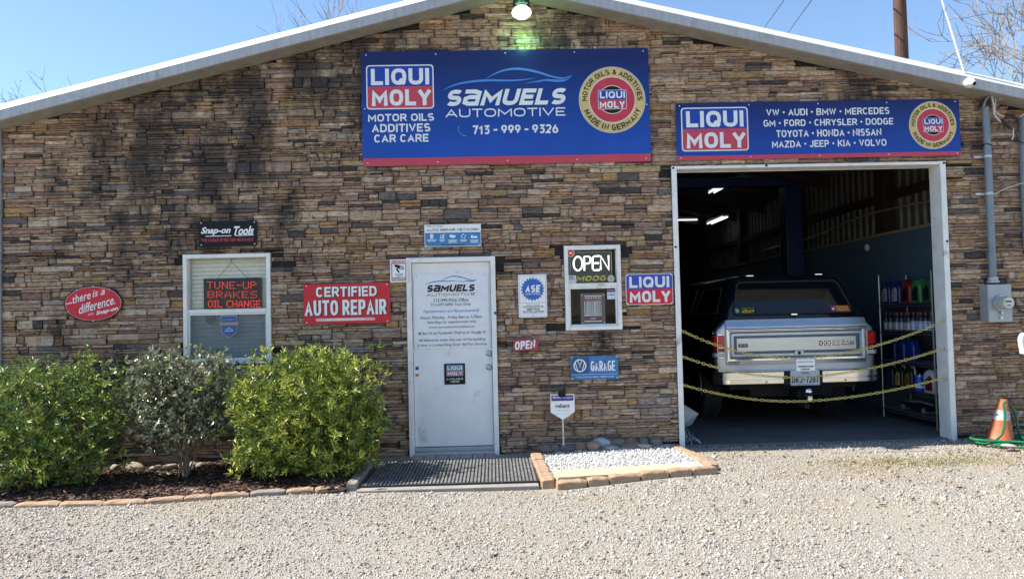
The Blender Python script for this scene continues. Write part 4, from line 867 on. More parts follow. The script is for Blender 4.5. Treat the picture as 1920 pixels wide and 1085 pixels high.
# ------------------------------------------------------------------ old truck in the bay
def build_truck():
    NAVY=mat('truck_navy',(.006,.008,.016),.18,var=.1,coat=.6); SIL=mat('truck_silver',(.43,.47,.53),.27,metal=.7,var=.05,vscale=4); SILD=mat('truck_silver_dark',(.10,.13,.19),.35,metal=.4,var=.05)
    ALU=mat('brushed_trim',(.62,.61,.58),.34,metal=.7,var=.12,vscale=2,vstretch=(1,1,60)); GLS=mat('truck_glass',(.006,.007,.009),.04,var=.02,spec=.7); TYRE=DARKRUB
    LENS=mat('lamp_red',(.62,.02,.015),.18,var=.1,coat=.5); LENSW=mat('lamp_clear',(.6,.56,.52),.15,var=.08,coat=.5); UNDER=mat('under_black',(.012,.011,.010),.8,var=.3)
    t=thing('parked_truck','old dark blue and silver truck with a cap roof standing in the open bay','truck',(3.615,1.0,0))
    sec=[(.90,None),(.95,.64),(.972,.86),(.972,1.12),(.955,1.18),(.83,1.30)]
    AC,AR=1.10,.47
    def zb(y):
        z=.53
        for c in (AC,AC+2.69):
            if abs(y-c)<AR: z=max(z,.40+math.sqrt(AR*AR-(y-c)**2))
        return z
    def ring_at(y,ins=0):
        b=zb(y); L=[]
        for x,z in sec:
            zz=b if z is None else max(z,b+.02*(0 if z is None else 1)+(z-.64)*.05)
            L.append((x-ins,zz))
        return [(-x,y,z) for x,z in L]+[(x,y,z) for x,z in L[::-1]]
    mb=MB(); mb.loft([ring_at(0.0,.05),ring_at(.012,.02),ring_at(.045,.004),ring_at(.10,0)],SIL,cap=False,closed=False)
    r=ring_at(0,.05); mb.add(r,[tuple(range(len(r)))],SIL); mb.build('rear_panel',t,smooth=True,angle=40)
    ys=[.10]+list(np.arange(.2,4.5,.05))+[4.5]
    mb=MB(); mb.loft([ring_at(y) for y in ys],NAVY,cap=False,closed=False)
    r=ring_at(4.5); mb.add(r,[tuple(range(len(r)))],NAVY); mb.box(-.86,.86,2.6,4.5,1.25,1.30,NAVY); mb.build('body',t,smooth=True,angle=40)
    for sx in (-1,1):
        mb=MB(); mb.tube([(sx*.978,AC+AR*math.cos(a),.40+AR*math.sin(a)) for a in np.linspace(-.1,PI+.1,26)],.014,NAVY,8); mb.build('wheel_arch',t,smooth=True)
        mb=MB(); mb.tube([(sx*.962,y,1.145) for y in (.1,1.5,3,4.4)],.008,CHROME,6); mb.build('side_moulding',t)
    mb=MB(); mb.box(-.78,.78,.12,4.4,.46,.56,UNDER); mb.box(-.5,.5,.2,.8,.36,.48,UNDER); mb.tube([(-.7,AC,.38),(.7,AC,.38)],.045,UNDER,10); mb.lathe([(.02,-.16),(.12,-.1),(.15,0),(.12,.1),(.02,.16)],UNDER,14,Matrix.Translation((0.05,AC,.38)) @ Matrix.Rotation(PI/2,4,'X')); mb.tube([(.45,.25,.40),(.45,.9,.40)],.07,UNDER,12); mb.build('chassis',t)
    # cap
    lv=[(1.295,.84,.02),(1.42,.812,.075),(1.74,.688,.225),(1.79,.655,.265),(1.828,.59,.35),(1.848,.49,.52),(1.85,.2,.7)]
    def cring(z,hw,y0,y1=3.0):
        rr=.07; y1=y1-max(0,(z-1.3))*.9; p=[]
        for sx,yy,a in ((1,y1-rr,0),(-1,y1-rr,PI/2),(-1,y0+rr,PI),(1,y0+rr,1.5*PI)):
            for i in range(5):
                q=a+PI/2*i/4; p.append((sx*(hw-rr)+rr*math.cos(q),yy+rr*math.sin(q),z))
        return p
    mb=MB(); mb.loft([cring(*l) for l in lv],NAVY); mb.build('cap_roof',t,smooth=True,angle=50)
    ry=lambda z:(.02+(z-1.295)*.44 if z<1.42 else .075+(z-1.42)*.469)-.007
    out=[]
    for (x,z) in rrect(0,1.56,2,.39,.07,5):
        k=(z-1.365)/.39; hw=.73-(.73-.617)*k; out.append((x*hw,ry(z)-.004,z))
    mb=MB(); mb.add(out,[tuple(range(len(out)))],GLS); rg=mb.build('rear_window',t)
    mb=MB(); mb.tube([(a,b-.002,c) for a,b,c in out],.011,DARKRUB,6,closed=True); mb.build('window_seal',rg,smooth=True)
    mb=MB(); mb.box(-.035,.035,ry(1.352)-.03,ry(1.352)-.008,1.344,1.358,CHROME); mb.build('window_catch',rg)
    for sx in (-1,1):
        sxx=lambda z: sx*(.84-(z-1.295)*.224 if z<1.42 else .812-(z-1.42)*.3875)+sx*.006
        for y0,y1,ty0,ty1,nm in ((.38,1.42,.52,1.30,'side_window'),(1.62,2.35,1.66,2.1,'front_window')):
            P=[(y0,1.385),(y1,1.385),(ty1,1.70),(ty0,1.70)]; mb=MB(); q=[(sxx(z),y,z) for y,z in P]; mb.add(q,[(0,1,2,3)],GLS); sw=mb.build(nm,t)
            mb=MB(); mb.tube(q,.010,mat('seal_grey',(.05,.05,.055),.5),6,closed=True); mb.build('window_seal',sw)
    for x in (-.42,.44):
        mb=MB(); mb.box(x-.045,x+.045,.30,.34,1.832,1.843,CHROME); mb.build('roof_clip',t,bevel=.002)
    # tailgate
    mb=MB(); mb.prism(rrect(0,1.03,1.69,.535,.015),-.014,.004,SIL); tg=mb.build('tailgate',t,bevel=.006,smooth=True)
    mb=MB(); mb.loft([[(x,-.014,1.185),(x,-.040,1.197),(x,-.038,1.215),(x,-.012,1.292),(x,.0,1.296)] for x in (-.842,.842)],SIL); mb.build('upper_band',tg,fixn=True)
    def frame(nm,cx,cz,w,h,th,y,M,r=.02):
        mb=MB(); a=rrect(cx,cz,w,h,r); b=rrect(cx,cz,w-2*th,h-2*th,max(r-th*.6,.004)); n=len(a)
        vs=[(p[0],y,p[1]) for p in a]+[(p[0],y,p[1]) for p in b]+[(p[0],-.013,p[1]) for p in a]+[(p[0],-.013,p[1]) for p in b]
        fs=[]
        for i in range(n): j=(i+1)%n; fs += [(i,j,n+j,n+i),(2*n+i,2*n+j,j,i),(n+i,n+j,3*n+j,3*n+i)]
        mb.add(vs,fs,M); return mb.build(nm,tg,fixn=True)
    mb=MB(); mb.flat(rrect(0,.995,1.58,.335,.02),-.0155,SILD); mb.build('recess',tg)
    frame('outer_trim',0,.998,1.665,.36,.016,-.034,CHROME); frame('inner_trim',0,1.0,1.575,.275,.028,-.040,SIL,.025)
    mb=MB(); mb.prism(rrect(0,1.0,1.44,.158,.008),-.030,-.0165,ALU); mb.build('trim_plate',tg,bevel=.003)
    mb=MB(); mb.box(-.842,.842,-.034,-.014,1.168,1.182,CHROME); mb.box(-.842,.842,-.030,-.014,.812,.822,CHROME); mb.build('bright_strip',tg)
    mb=MB(); put_text(mb,'DODGE RAM',.485,1.0,.40,.040,-.036,CHROME,bold=.0); put_text(mb,'DODGE RAM',.485,1.0,.42,.058,-.033,BLACK,bold=.06); mb.build('lettering',tg)
    mb=MB(); mb.prism(rrect(-.645,.993,.112,.042,.003),-.034,-.030,BLACK); put_text(mb,'SE EFI',-.645,.993,.09,.022,-.036,ALU,bold=.01); mb.build('badge',tg)
    mb=MB(); mb.prism(rrect(-.755,.787,.13,.028,.008),-.020,-.0145,mat('badge_dark',(.09,.10,.11),.4)); put_text(mb,'RAMCHARGER',-.755,.787,.115,.015,-.0215,ALU,bold=.0); mb.build('badge',tg)
    mb=MB(); mb.prism(rrect(.02,.893,.11,.05,.008),-.05,-.034,SIL); mb.lathe([(.02,0),(.02,.012),(.012,.014)],BLACK,16,Matrix.Translation((.02,-.048,.893)) @ Matrix.Rotation(PI/2,4,'X')); mb.build('latch',tg,bevel=.003)
    # lamps
    for sx in (-1,1):
        mb=MB(); x0,x1=(.862,.984)
        P=[(x0,-.012),(x1-.04,-.012),(x1-.006,.015),(x1,.075),(x1,.10),(x0,.10)]
        def blk(z0,z1,M,g=0):
            pts=[(sx*(x-(g if x>.9 else -g)),y+g) for x,y in P]; pts=pts if sx>0 else pts[::-1]
            n=len(pts); mb.add([(a,b,z0) for a,b in pts]+[(a,b,z1) for a,b in pts],[tuple(range(n))[::-1],tuple(range(n,2*n))]+[(i,(i+1)%n,(i+1)%n+n,i+n) for i in range(n)],M)
        blk(.845,1.135,CHROME,.004); blk(.975,1.122,LENS,-.004); blk(.918,.968,mat('lamp_red_dark',(.25,.008,.01),.2,coat=.5),-.004); blk(.858,.912,LENSW,-.004)
        mb.build('tail_lamp',t,bevel=.003)
    # bumper
    S=[(.02,.532),(-.05,.532),(-.082,.540),(-.090,.548),(-.093,.596),(-.070,.600),(-.070,.614),(-.094,.618),(-.097,.680),(-.088,.691),(-.03,.696),(.02,.696)]
    rings=[]
    for x in [-1.0,-.995,-.97,-.92,-.85]+list(np.linspace(-.75,.75,13))+[.85,.92,.97,.995,1.0]:
        e=max(0,(abs(x)-.84)/.16); dy=.16*e**2.2+.02*(x/1.0)**2; rings.append([(x,-.06+y+dy,z) for y,z in S])
    mb=MB(); mb.loft(rings,CHROME); bp=mb.build('bumper',t,smooth=True,fixn=True,angle=14)
    mb=MB(); mb.box(-.215,.245,-.163,-.12,.515,.692,BLACK); mb.build('plate_recess',bp,bevel=.01)
    for x in (-.86,-.42,.52,.86):
        mb=MB(); mb.lathe([(.014,0),(.013,.006),(.003,.009)],STEEL,12,Matrix.Translation((x,-.145+(.05 if abs(x)>.8 else 0),.567)) @ Matrix.Rotation(PI/2,4,'X')); mb.build('bumper_bolt',bp)
    pz=.605
    mb=MB(); mb.prism(rrect(.03,pz,.345,.172,.012),-.170,-.164,mat('plate_white',(.55,.6,.66),.4,var=.05)); lp=mb.build('license_plate',t)
    mb=MB(); DB=mat('plate_ink',(.012,.018,.05),.4); put_text(mb,'DKJ',-.065,pz-.02,.125,.075,-.1716,DB,bold=.015); put_text(mb,'7207',.115,pz-.02,.15,.075,-.1716,DB,bold=.015); mb.flat(circ(.017,pz-.02,.011,8),-.1716,DB); put_text(mb,'TEXAS',.03,pz+.058,.09,.026,-.1716,DB,bold=.02); put_text(mb,'THE LONE STAR STATE',.03,pz-.074,.2,.012,-.1716,DB); mb.build('lettering',lp)
    mb=MB(); mb.box(-.02,.14,-.06,.3,.36,.46,UNDER); mb.tube([(.06,-.13,.27),(.06,-.1,.27)],.035,UNDER,14); mb.box(.03,.09,-.1,.1,.25,.31,UNDER); mb.build('hitch',t)
    # chrome skull on the hitch
    mb=MB(); cx,cz=.075,.425
    mb.lathe([(.0,-.05),(.036,-.044),(.052,-.02),(.064,.014),(.056,.045),(.032,.066),(0,.073)],CHROME,20,Matrix.Translation((cx,-.13,cz)))
    mb.obox(Matrix.Translation((cx,-.168,cz-.066)),.05,.03,.058,CHROME)
    for i in range(4): mb.box(cx-.020+i*.0105,cx-.012+i*.0105,-.184,-.17,cz-.058,cz-.034,mat('skull_teeth',(.5,.5,.5),.2,metal=.8))
    for sx in (-1,1): mb.lathe([(0,0),(.021,.002),(.021,.022),(0,.024)],BLACK,12,Matrix.Translation((cx+sx*.026,-.172,cz-.006)) @ Matrix.Rotation(PI/2,4,'X'))
    mb.lathe([(0,0),(.008,.004),(.008,.01),(0,.012)],BLACK,8,Matrix.Translation((cx,-.178,cz-.026)) @ Matrix.Rotation(PI/2,4,'X')); mb.build('skull_cover',t,smooth=True)
    # wheels
    for sx in (-1,1):
        for cy in (AC,AC+2.69):
            prof=[(.2,-.13),(.30,-.137),(.36,-.125),(.382,-.10),(.385,-.03),(.378,-.026),(.378,-.02),(.385,-.016),(.386,.016),(.378,.02),(.378,.026),(.385,.03),(.382,.10),(.36,.125),(.30,.137),(.2,.13)]
            mb=MB(); mb.lathe(prof,TYRE,44,Matrix.Translation((sx*.80,cy,.385)) @ Matrix.Rotation(PI/2,4,'Y'))
            for i in range(44):
                a=2*PI*i/44
                for off,xo in ((0,-.075),(.5,.07)):
                    q=a+off*2*PI/44; mb.obox(Matrix.Translation((sx*.80+xo,cy+.383*math.cos(q),.385+.383*math.sin(q))) @ Matrix.Rotation(q,4,'X'),.055,.014,.026,TYRE)
            wh=mb.build('wheel',t)
            mb=MB(); mb.lathe([(.0,.03),(.07,.04),(.1,.0),(.17,.01),(.2,.06)],STEEL,24,Matrix.Translation((sx*.86,cy,.385)) @ Matrix.Rotation(sx*PI/2,4,'Y')); mb.build('rim',wh,smooth=True)
    # window stickers
    mb=MB(); YL=mat('sticker_yellow',(.68,.55,.04),.4); GRN=mat('sticker_green',(.07,.16,.12),.5); y=ry(1.40)-.012
    def onw(m,pts,M,dd=0): m.add([(a,ry(b)-.008-dd,b) for a,b in pts],[tuple(range(len(pts)))],M)
    onw(mb,rrect(-.585,1.408,.27,.085,.03),BLACK); onw(mb,circ(-.675,1.41,.038,20),GRN,.002); onw(mb,circ(-.675,1.41,.018,12),mat('sticker_grey',(.45,.44,.4),.4),.003)
    m2=MB(); put_text(m2,'ARMY',-.545,1.400,.16,.042,0,YL,bold=.04); put_text(m2,'VETERAN OF THE U.S.',-.545,1.437,.16,.013,0,YL,bold=.02)
    mb.add([(a,ry(c)-.010,c) for a,_,c in m2.v],m2.f,YL); mb.build('sticker',rg)
    mb=MB(); onw(mb,[(.475,1.375),(.70,1.375),(.685,1.445),(.455,1.445)],mat('sticker_orange2',(.55,.10,.015),.4)); onw(mb,[(.462,1.38),(.525,1.38),(.520,1.44),(.462,1.44)],mat('sticker_violet',(.22,.03,.16),.4),.002); onw(mb,circ(.495,1.408,.018,5,a0=PI/2),SILV,.003)
    m2=MB(); put_text(m2,'PURPLE',.605,1.426,.14,.026,0,GOLD,bold=.03); put_text(m2,'HEART',.61,1.393,.14,.026,0,GOLD,bold=.03); mb.add([(a,ry(c)-.010,c) for a,_,c in m2.v],m2.f,GOLD); mb.build('sticker',rg)
build_truck()

# ------------------------------------------------------------------ things in the bay
def lift_post(x,y,label):
    t=thing('lift_post',label,'car lift',(x,y,0)); LB=mat('lift_blue',(.012,.03,.12),.45,var=.15)
    mb=MB(); mb.prism([(-.14,-.14),(.14,-.14),(.14,.14),(.10,.14),(.10,-.10),(-.10,-.10),(-.10,.14),(-.14,.14)],0,3.45,LB,axis='z'); mb.build('column',t,bevel=.01)
    mb=MB(); mb.box(-.25,.25,-.25,.25,0,.03,LB); mb.build('base_plate',t); mb=MB(); mb.box(-.09,.09,-.09,.13,.9,1.6,STEEL); mb.build('carriage',t); return t
lp=lift_post(4.98,4.4,'dark blue steel lift column standing behind the truck in the bay'); mb=MB(); mb.box(-3.2,.14,-.08,.08,3.45,3.6,mat('lift_blue')); mb.build('overhead_beam',lp)
def tube_light(loc,vec,label):
    t=thing('ceiling_light',label,'light',loc,'tube lights under the bay roof'); v=Vector(vec); w=v.normalized().cross(Vector((0,0,1)))*.05
    mb=MB(); M=Matrix.Translation(v/2+Vector((0,0,.05))) @ v.to_track_quat('X','Z').to_matrix().to_4x4(); mb.obox(M,v.length,.16,.05,WHITE); mb.build('housing',t)
    for s in (-1,1):
        mb=MB(); mb.tube([w*s,v+w*s],.016,mat('lit_tube',(.8,.8,.8),.3,emit=(.95,1,1),estr=.5),8); mb.build('tube',t)
tube_light((4.33,5.4,3.72),(0,1.25,0),'lit tube light under the bay roof, nearest to the opening')
tube_light((5.1,8.3,3.44),(0,1.2,0),'lit tube light near the corrugated side wall deep in the bay')
tube_light((3.9,10.2,3.62),(1.1,0,0),'lit tube light lying crosswise at the far left of the bay')
# shelf and goods
t=thing('wire_shelf','tall wire shelf of bottles and jugs against the blue bay wall','shelf',(5.03,.55,0)); WIRE=mat('wire_shelf_steel',(.35,.34,.33),.35,metal=.8,var=.1)
for x in (0,.36):
    for y in (0,1.18):
        mb=MB(); mb.tube([(x,y,0),(x,y,1.81)],.0125,WIRE,10); mb.lathe([(.012,0),(.016,.004),(.012,.02)],WIRE,8,Matrix.Translation((x,y,1.81))); mb.build('post',t)
SHZ=(.13,.40,.74,1.115,1.455)
for z in SHZ:
    mb=MB(); mb.box(-.01,.37,-.01,1.19,z-.030,z-.022,DARKRUB)
    for x in (-.006,.366): mb.tube([(x,-.01,z-.006),(x,1.19,z-.006)],.004,WIRE,6); mb.tube([(x,-.01,z-.036),(x,1.19,z-.036)],.004,WIRE,6)
    for y in np.arange(0,1.19,.05): mb.tube([(0,y,z-.004),(.36,y,z-.004)],.002,WIRE,4)
    mb.build('wire_deck',t)
def jug(nm,label,cat,col,loc,w=.2,dp=.11,h=.29,lab=None,capc=None,group=None,rough=.35,handle=None):
    t=thing(nm,label,cat,loc,group); P=mat('plastic_'+'_'.join(str(int(c*999)) for c in col),col,rough,var=.06)
    mb=MB(); R=[]
    for z,sy,off,sx in ((0,.46,0,.46),(.02,.5,0,.5),(.62,.5,0,.5),(.72,.48,0,.5),(.85,.34,.1,.42),(.93,.16,.22,.22),(.94,.13,.24,.2)):
        R.append([(x*sx*2*1.0,y+off*w*.6,z*h) for x,y in [(a*1.0,b*sy*2) for a,b in rrect(0,0,dp,w,.025,3)]])
    mb.loft([[(-x,y,z) for x,y,z in r] for r in R],P); mb.build('body',t,smooth=True,angle=50,fixn=True)
    mb=MB(); mb.lathe([(.024,.92*h),(.024,.995*h),(.02,h)],capc or BLACK,12,Matrix.Translation((0,.145*w,0))); mb.build('cap',t)
    mb=MB(); mb.tube(spline([(0,-.02*w,.90*h),(0,-.28*w,.94*h),(0,-.44*w,.86*h),(0,-.47*w,.62*h)],4),.013,handle or P,8); mb.build('handle',t,smooth=True)
    if lab:
        mb=MB(); x=-dp/2-.002
        mb.add([(x,y,z*h) for y,z in ((w*.3,.1),(-w*.3,.1),(-w*.3,.62),(-w*.05,.72),(w*.3,.5))],[(0,1,2,3,4)],lab)
        for k in range(4): mb.add([(x-.001,w*.22,(.18+k*.1)*h),(x-.001,-w*(.05+.05*(k%3)),(.18+k*.1)*h),(x-.001,-w*(.05+.05*(k%3)),(.22+k*.1)*h),(x-.001,w*.22,(.22+k*.1)*h)],[(0,1,2,3)],BLACK)
        mb.build('label',t)
    return t
LBL=mat('label_grey',(.42,.43,.46),.4,var=.1)
X0=5.14
for y,col,lb,txt in ((1.70,(.012,.016,.10),LBL,'dark blue oil jug with a pale label, farthest left on the top shelf'),(1.46,(.012,.016,.13),LBL,'dark blue pale labelled oil jug next to the red jug on the top shelf'),(1.22,(.22,.012,.010),BLACK,'red jug on the top shelf between a blue and a green jug'),(.995,(.035,.20,.055),BLACK,'bright green jug on the top shelf behind the front shelf post'),(.76,(.02,.13,.05),BLACK,'darker green jug at the right end of the top shelf')):
    jug('oil_jug',txt,'jug',col,(X0,y,1.455),lab=lb,group='jugs on the top shelf')
def bottle(loc,label,white,group):
    t=thing('additive_bottle',label,'bottle',loc,group); BM=mat('bottle_black',(.02,.022,.03),.3,var=.05)
    mb=MB(); mb.lathe([(.034,0),(.036,.006),(.036,.15),(.030,.168),(.013,.185),(.013,.20)],BM,16); mb.build('body',t,smooth=True,angle=50)
    mb=MB(); mb.lathe([(.016,.198),(.016,.225),(.013,.228)],mat('cap_red',(.26,.014,.02),.4),12); mb.build('cap',t)
    mb=MB(); mb.lathe([(.0367,.012),(.0367,.095 if white==1 else .12)],mat('label_white',(.42,.42,.45),.4) if white==1 else mat('label_bluewhite',(.42,.48,.66),.4),16); 
    for k in range(3): mb.box(-.040,-.0372,-.016,.014-.006*k,.03+.022*k,.038+.022*k,BLACK if white==1 else mat('label_ink_blue',(.03,.05,.3),.4))
    mb.lathe([(.0368,.10),(.0368,.108)],mat('label_green',(.05,.35,.12),.4) if white==1 else mat('label_ink_blue'),16); mb.build('label',t); return t
protos={}
for i in range(13):
    y=1.67-i*.088; k=1 if i<7 else 2
    lb=('dark red capped bottle with white label, %s from left on second shelf' if k==1 else 'red capped bottle with blue and white label, %s from left on second shelf')%ORD[i]
    loc=(5.08+.01*((i*7)%3),y,1.115)
    if k not in protos: protos[k]=bottle(loc,lb,k,'bottles on the second shelf')
    else: dup(protos[k],loc,lb)
for i,(y,s_) in enumerate(((1.62,1),(1.40,0),(1.18,0))):
    jug('coolant_jug',['royal blue jug with a dark label, leftmost on the third shelf','royal blue jug standing in the middle of three on the third shelf','royal blue jug, rightmost of three on the third shelf'][i],'jug',(.008,.025,.16),(X0,y,.74),w=.19,lab=BLACK if s_ else None,group='blue jugs on the third shelf')
for i,y in enumerate((1.66,1.43,1.21)):
    jug('oil_jug','black oil jug with a pale handle, %s from the left on the fourth shelf'%ORD[i],'jug',((.012,.02,.06),(.02,.018,.015),(.018,.018,.02))[i],(5.12,y,.40),w=.19,lab=(mat('label_navy',(.02,.05,.14),.4),GOLD,mat('label_amber',(.3,.14,.03),.4))[i],handle=mat('handle_pale',(.42,.45,.48),.4),group='dark jugs on the fourth shelf')
t=thing('paint_can','small bright blue can between dark and white jugs on the fourth shelf','can',(5.1,.99,.40)); mb=MB(); mb.lathe([(.055,0),(.058,.006),(.058,.16),(.05,.172)],mat('can_blue',(.015,.06,.5),.3),20); mb.build('body',t,smooth=True,angle=50); mb=MB(); mb.lathe([(.05,.171),(.05,.18),(.02,.183),(.02,.2),(.0,.2)],STEEL,16); mb.build('lid',t)
mb=MB(); mb.lathe([(.0586,.04),(.0586,.06)],WHITE,20); mb.build('label',t)
jug('fluid_jug','white jug with a dark red label at the right end of the fourth shelf','jug',(.55,.57,.6),(5.12,.72,.40),w=.24,dp=.14,h=.29,lab=mat('label_darkred',(.16,.02,.02),.4))
t=thing('floor_jack','low dark trolley jack lying under the wire shelf','jack',(5.2,1.15,.13)); mb=MB(); mb.box(-.09,.09,-.25,.3,.03,.10,BLACK); mb.build('frame',t,bevel=.01); mb=MB(); mb.tube([(-.05,.28,.1),(-.09,-.15,.14),(-.1,-.4,.13)],.014,STEEL,8); mb.build('handle',t)
for y in (-.2,.25):
    mb=MB(); mb.tube([(-.1,y,.035),(.1,y,.035)],.035,STEEL,12); mb.build('wheel',t)
# rolled card and bag at the foot of the left jamb
t=thing('card_sheet','bent grey card sheet leaning at the foot of the left garage jamb','card',(2.0,.2,.0)); CG=mat('card_grey',(.33,.34,.35),.6)
mb=MB(); mb.add([(0,0,.16),(.19,-.05,.31),(.17,-.03,.30),(0,.02,.44),(.0,.06,.18),(.09,-.10,.20)],[(0,1,2,3),(0,5,1),(0,3,4)],CG); mb.add([(.006,.01,.16),(.196,-.04,.31),(.006,.03,.44)],[(0,1,2)],CG); mb.build('sheet',t)
t=thing('plastic_bag','crumpled white bag with blue stripes on the floor by the left garage jamb','bag',(2.0,.06,0)); mb=MB(); BW=mat('bag_white',(.55,.58,.64),.4,var=.1); BBL=mat('bag_blue',(.03,.07,.22),.4)
N=13
P=lambda i,j:(.02+.19*(i/12)*(1-.75*j/4)+.01*math.sin(j*3+i),.06+.05*math.sin(i*1.1+j)-.03*j/4,.004+.185*j/4*(1-.25*i/12)+.006*math.sin(i*2.1+j*2))
for i in range(N-1):
    for j in range(4): mb.add([P(i,j),P(i+1,j),P(i+1,j+1),P(i,j+1)],[(0,1,2,3)],BBL if (i+j)%3==0 else BW)
mb.build('bag_body',t,smooth=True)

# ------------------------------------------------------------------ chains
YC=mat('chain_plastic',(.60,.49,.13),.45,var=.1)
def link_mesh():
    mb=MB(); L,Wd=.0215,.0125; p=[]
    for i in range(16):
        a=2*PI*i/16; p.append((L*math.cos(a)*(1.0),Wd*math.sin(a),0))
    mb.tube(p,.0038,YC,6,closed=True); return mb
def chain(name,label,a,m_,b):
    t=thing(name,label,'chain',(0,0,0),'yellow chains across the open bay'); A,Mi,B=Vector(a),Vector(m_),Vector(b)
    xm=Mi.x; pts=[]
    for x in np.linspace(A.x,B.x,400):
        if x<xm: k=(xm-x)/(xm-A.x); z=Mi.z+(A.z-Mi.z)*k*k
        else: k=(x-xm)/(B.x-xm); z=Mi.z+(B.z-Mi.z)*(k**1.8)
        pts.append(Vector((x,A.y+.02*math.sin((x-A.x)/(B.x-A.x)*PI),z)))
    base=link_mesh(); mb=MB(); acc=0; nxt=.0; i_=0
    for p,q in zip(pts,pts[1:]):
        d=(q-p).length
        while nxt<=acc+d:
            c=p+(q-p)*((nxt-acc)/d); M=Matrix.Translation(c) @ (q-p).to_track_quat('X','Z').to_matrix().to_4x4() @ Matrix.Rotation(PI/2*(i_%2)+.35+.3*math.sin(i_*.7),4,'X')
            mb.add([M @ Vector(v) for v in base.v],base.f,YC); nxt+=.0345; i_+=1
        acc+=d
    mb.build('links',t,smooth=True)
    for e,s in ((A,-1),(B,1)):
        mb=MB(); mb.tube([e+Vector((s*.02,0,.0)),e+Vector((0,0,.012)),e+Vector((-s*.012,0,-.004)),e+Vector((-s*.004,0,-.014))],.004,STEEL,6); mb.build('hook',t)
yc=-.005
chain('yellow_chain','topmost yellow chain across the garage opening, carrying a small notice',(1.995,yc,1.215),(3.255,yc,.888),(4.82,yc,1.25))
chain('yellow_chain','middle yellow chain across the garage opening, in front of the bumper',(1.995,yc,.941),(3.25,yc,.689),(4.82,yc,.962))
chain('yellow_chain','lowest yellow chain across the garage opening, below the bumper',(1.995,yc,.642),(3.26,yc,.434),(4.82,yc,.65))
s=Sign('hanging_notice','small white notice with black striped edge hanging from the topmost chain','sign',(1491,670.5,1530,697),-.02); s.board(WHITE,.006,.004)
mb=s.part('border'); n=26
def per(u):
    w,h=s.w-.012,s.h-.012; L=2*(w+h); u=u%L
    if u<w: return (-w/2+u,h/2,1,0)
    u-=w
    if u<h: return (w/2,h/2-u,0,-1)
    u-=h
    if u<w: return (w/2-u,-h/2,-1,0)
    u-=w; return (-w/2,-h/2+u,0,1)
L=2*(s.w+s.h-.024)
for i in range(n):
    x,z,dx,dz=per(L*(i+.25)/n); e=L/n*.5; k=.006
    mb.flat([(x-dx*e/2-dz*k-dx*k,z-dz*e/2+dx*k-dz*k),(x+dx*e/2-dz*k-dx*k,z+dz*e/2+dx*k-dz*k),(x+dx*e/2+dz*k+dx*k,z+dz*e/2-dx*k+dz*k),(x-dx*e/2+dz*k+dx*k,z-dz*e/2-dx*k+dz*k)],-.0016,BLACK)
s.text('CUSTOMERS NOT ALLOWED',(1496,684.5,1525,688.6),BLACK,bold=.02); s.text('IN WORK AREA',(1501.5,690,1518.5,693.6),BLACK,bold=.02); s.text('INSURANCE REGULATIONS',(1496,676,1525,680),mat('text_faded',(.5,.5,.5),.5),bold=.01); s.done()

# ------------------------------------------------------------------ meter, conduit, wires, camera, flood lamp
MB_=mat('meter_box_paint',(.36,.39,.42),.4,metal=.3,var=.06)
t=thing('electric_meter','grey electric meter box with a round glass meter on the stone wall','meter',(at(1875,568,-.155).x,-.045,at(1875,568,-.155).z))
mb=MB(); mb.box(-.128,.128,-.11,.03,-.2,.2,MB_); mb.build('box',t,bevel=.006); mb=MB(); mb.box(-.124,.124,-.116,-.11,-.196,.196,MB_); mb.build('cover',t,bevel=.004)
rot=Matrix.Rotation(PI/2,4,'X'); cxm=.0
mb=MB(); mb.lathe([(.082,0),(.086,.01),(.082,.022),(.073,.022)],STEEL,28,Matrix.Translation((cxm,-.116,.0)) @ rot); mb.box(cxm-.012,cxm+.012,-.145,-.116,-.115,-.088,STEEL); mb.build('ring',t,smooth=True,angle=40)
mb=MB(); mb.lathe([(.07,.0),(.07,.10),(.062,.112),(.0,.116)],mat('meter_body',(.42,.42,.38),.25,var=.05,coat=.5),28,Matrix.Translation((cxm,-.13,.0)) @ rot); mb.build('meter',t,smooth=True,angle=40)
mb=MB(); mb.flat(circ(cxm,0,.058,24),-.2475,mat('meter_face',(.6,.58,.5),.4)); mb.flat([(cxm-.035,.008),(cxm+.03,.008),(cxm+.03,.022),(cxm-.035,.022)],-.2485,BLACK); mb.flat([(cxm-.02,-.03),(cxm+.02,-.03),(cxm+.02,-.022),(cxm-.02,-.022)],-.2485,BLACK); mb.build('dial',t)
mb=MB(); mb.tube([(cxm,-.13,-.11),(cxm,-.135,-.125),(cxm-.005,-.135,-.14)],.003,STEEL,6); mb.box(cxm-.014,cxm+.004,-.14,-.128,-.17,-.14,WHITE); mb.build('seal_tag',t)
COND=mat('conduit_grey',(.20,.235,.265),.5,metal=.2,var=.14,vscale=4)
t=thing('conduit_pipe','thick grey conduit pipe rising from the meter box to the roof edge','pipe',(at(1862,530,-.09).x,-.09,at(1862,530,-.09).z))
mb=MB(); mb.tube([(0,0,.03),(.003,0,1),(.0,-.005,1.93)],.038,COND,16); mb.build('pipe',t,smooth=True); mb=MB(); mb.lathe([(.062,0),(.062,.02),(.05,.025),(.05,.06),(.043,.065)],MB_,20); mb.build('hub',t,smooth=True,angle=40)
for z in (.95,1.35):
    mb=MB(); mb.lathe([(.041,-.014),(.043,0),(.041,.014)],STEEL,16,Matrix.Translation((0,0,z))); mb.box(-.13,-.035,.02,.04,z-.012,z+.012,STEEL); mb.build('strap',t)
mb=MB(); mb.tube([(.046*math.cos(a),.046*math.sin(a),1.47+.008*math.sin(a*2)) for a in np.linspace(0,2*PI,16)],.005,BLACK,6); mb.build('cable_tie',t)
mb=MB(); hood=[]
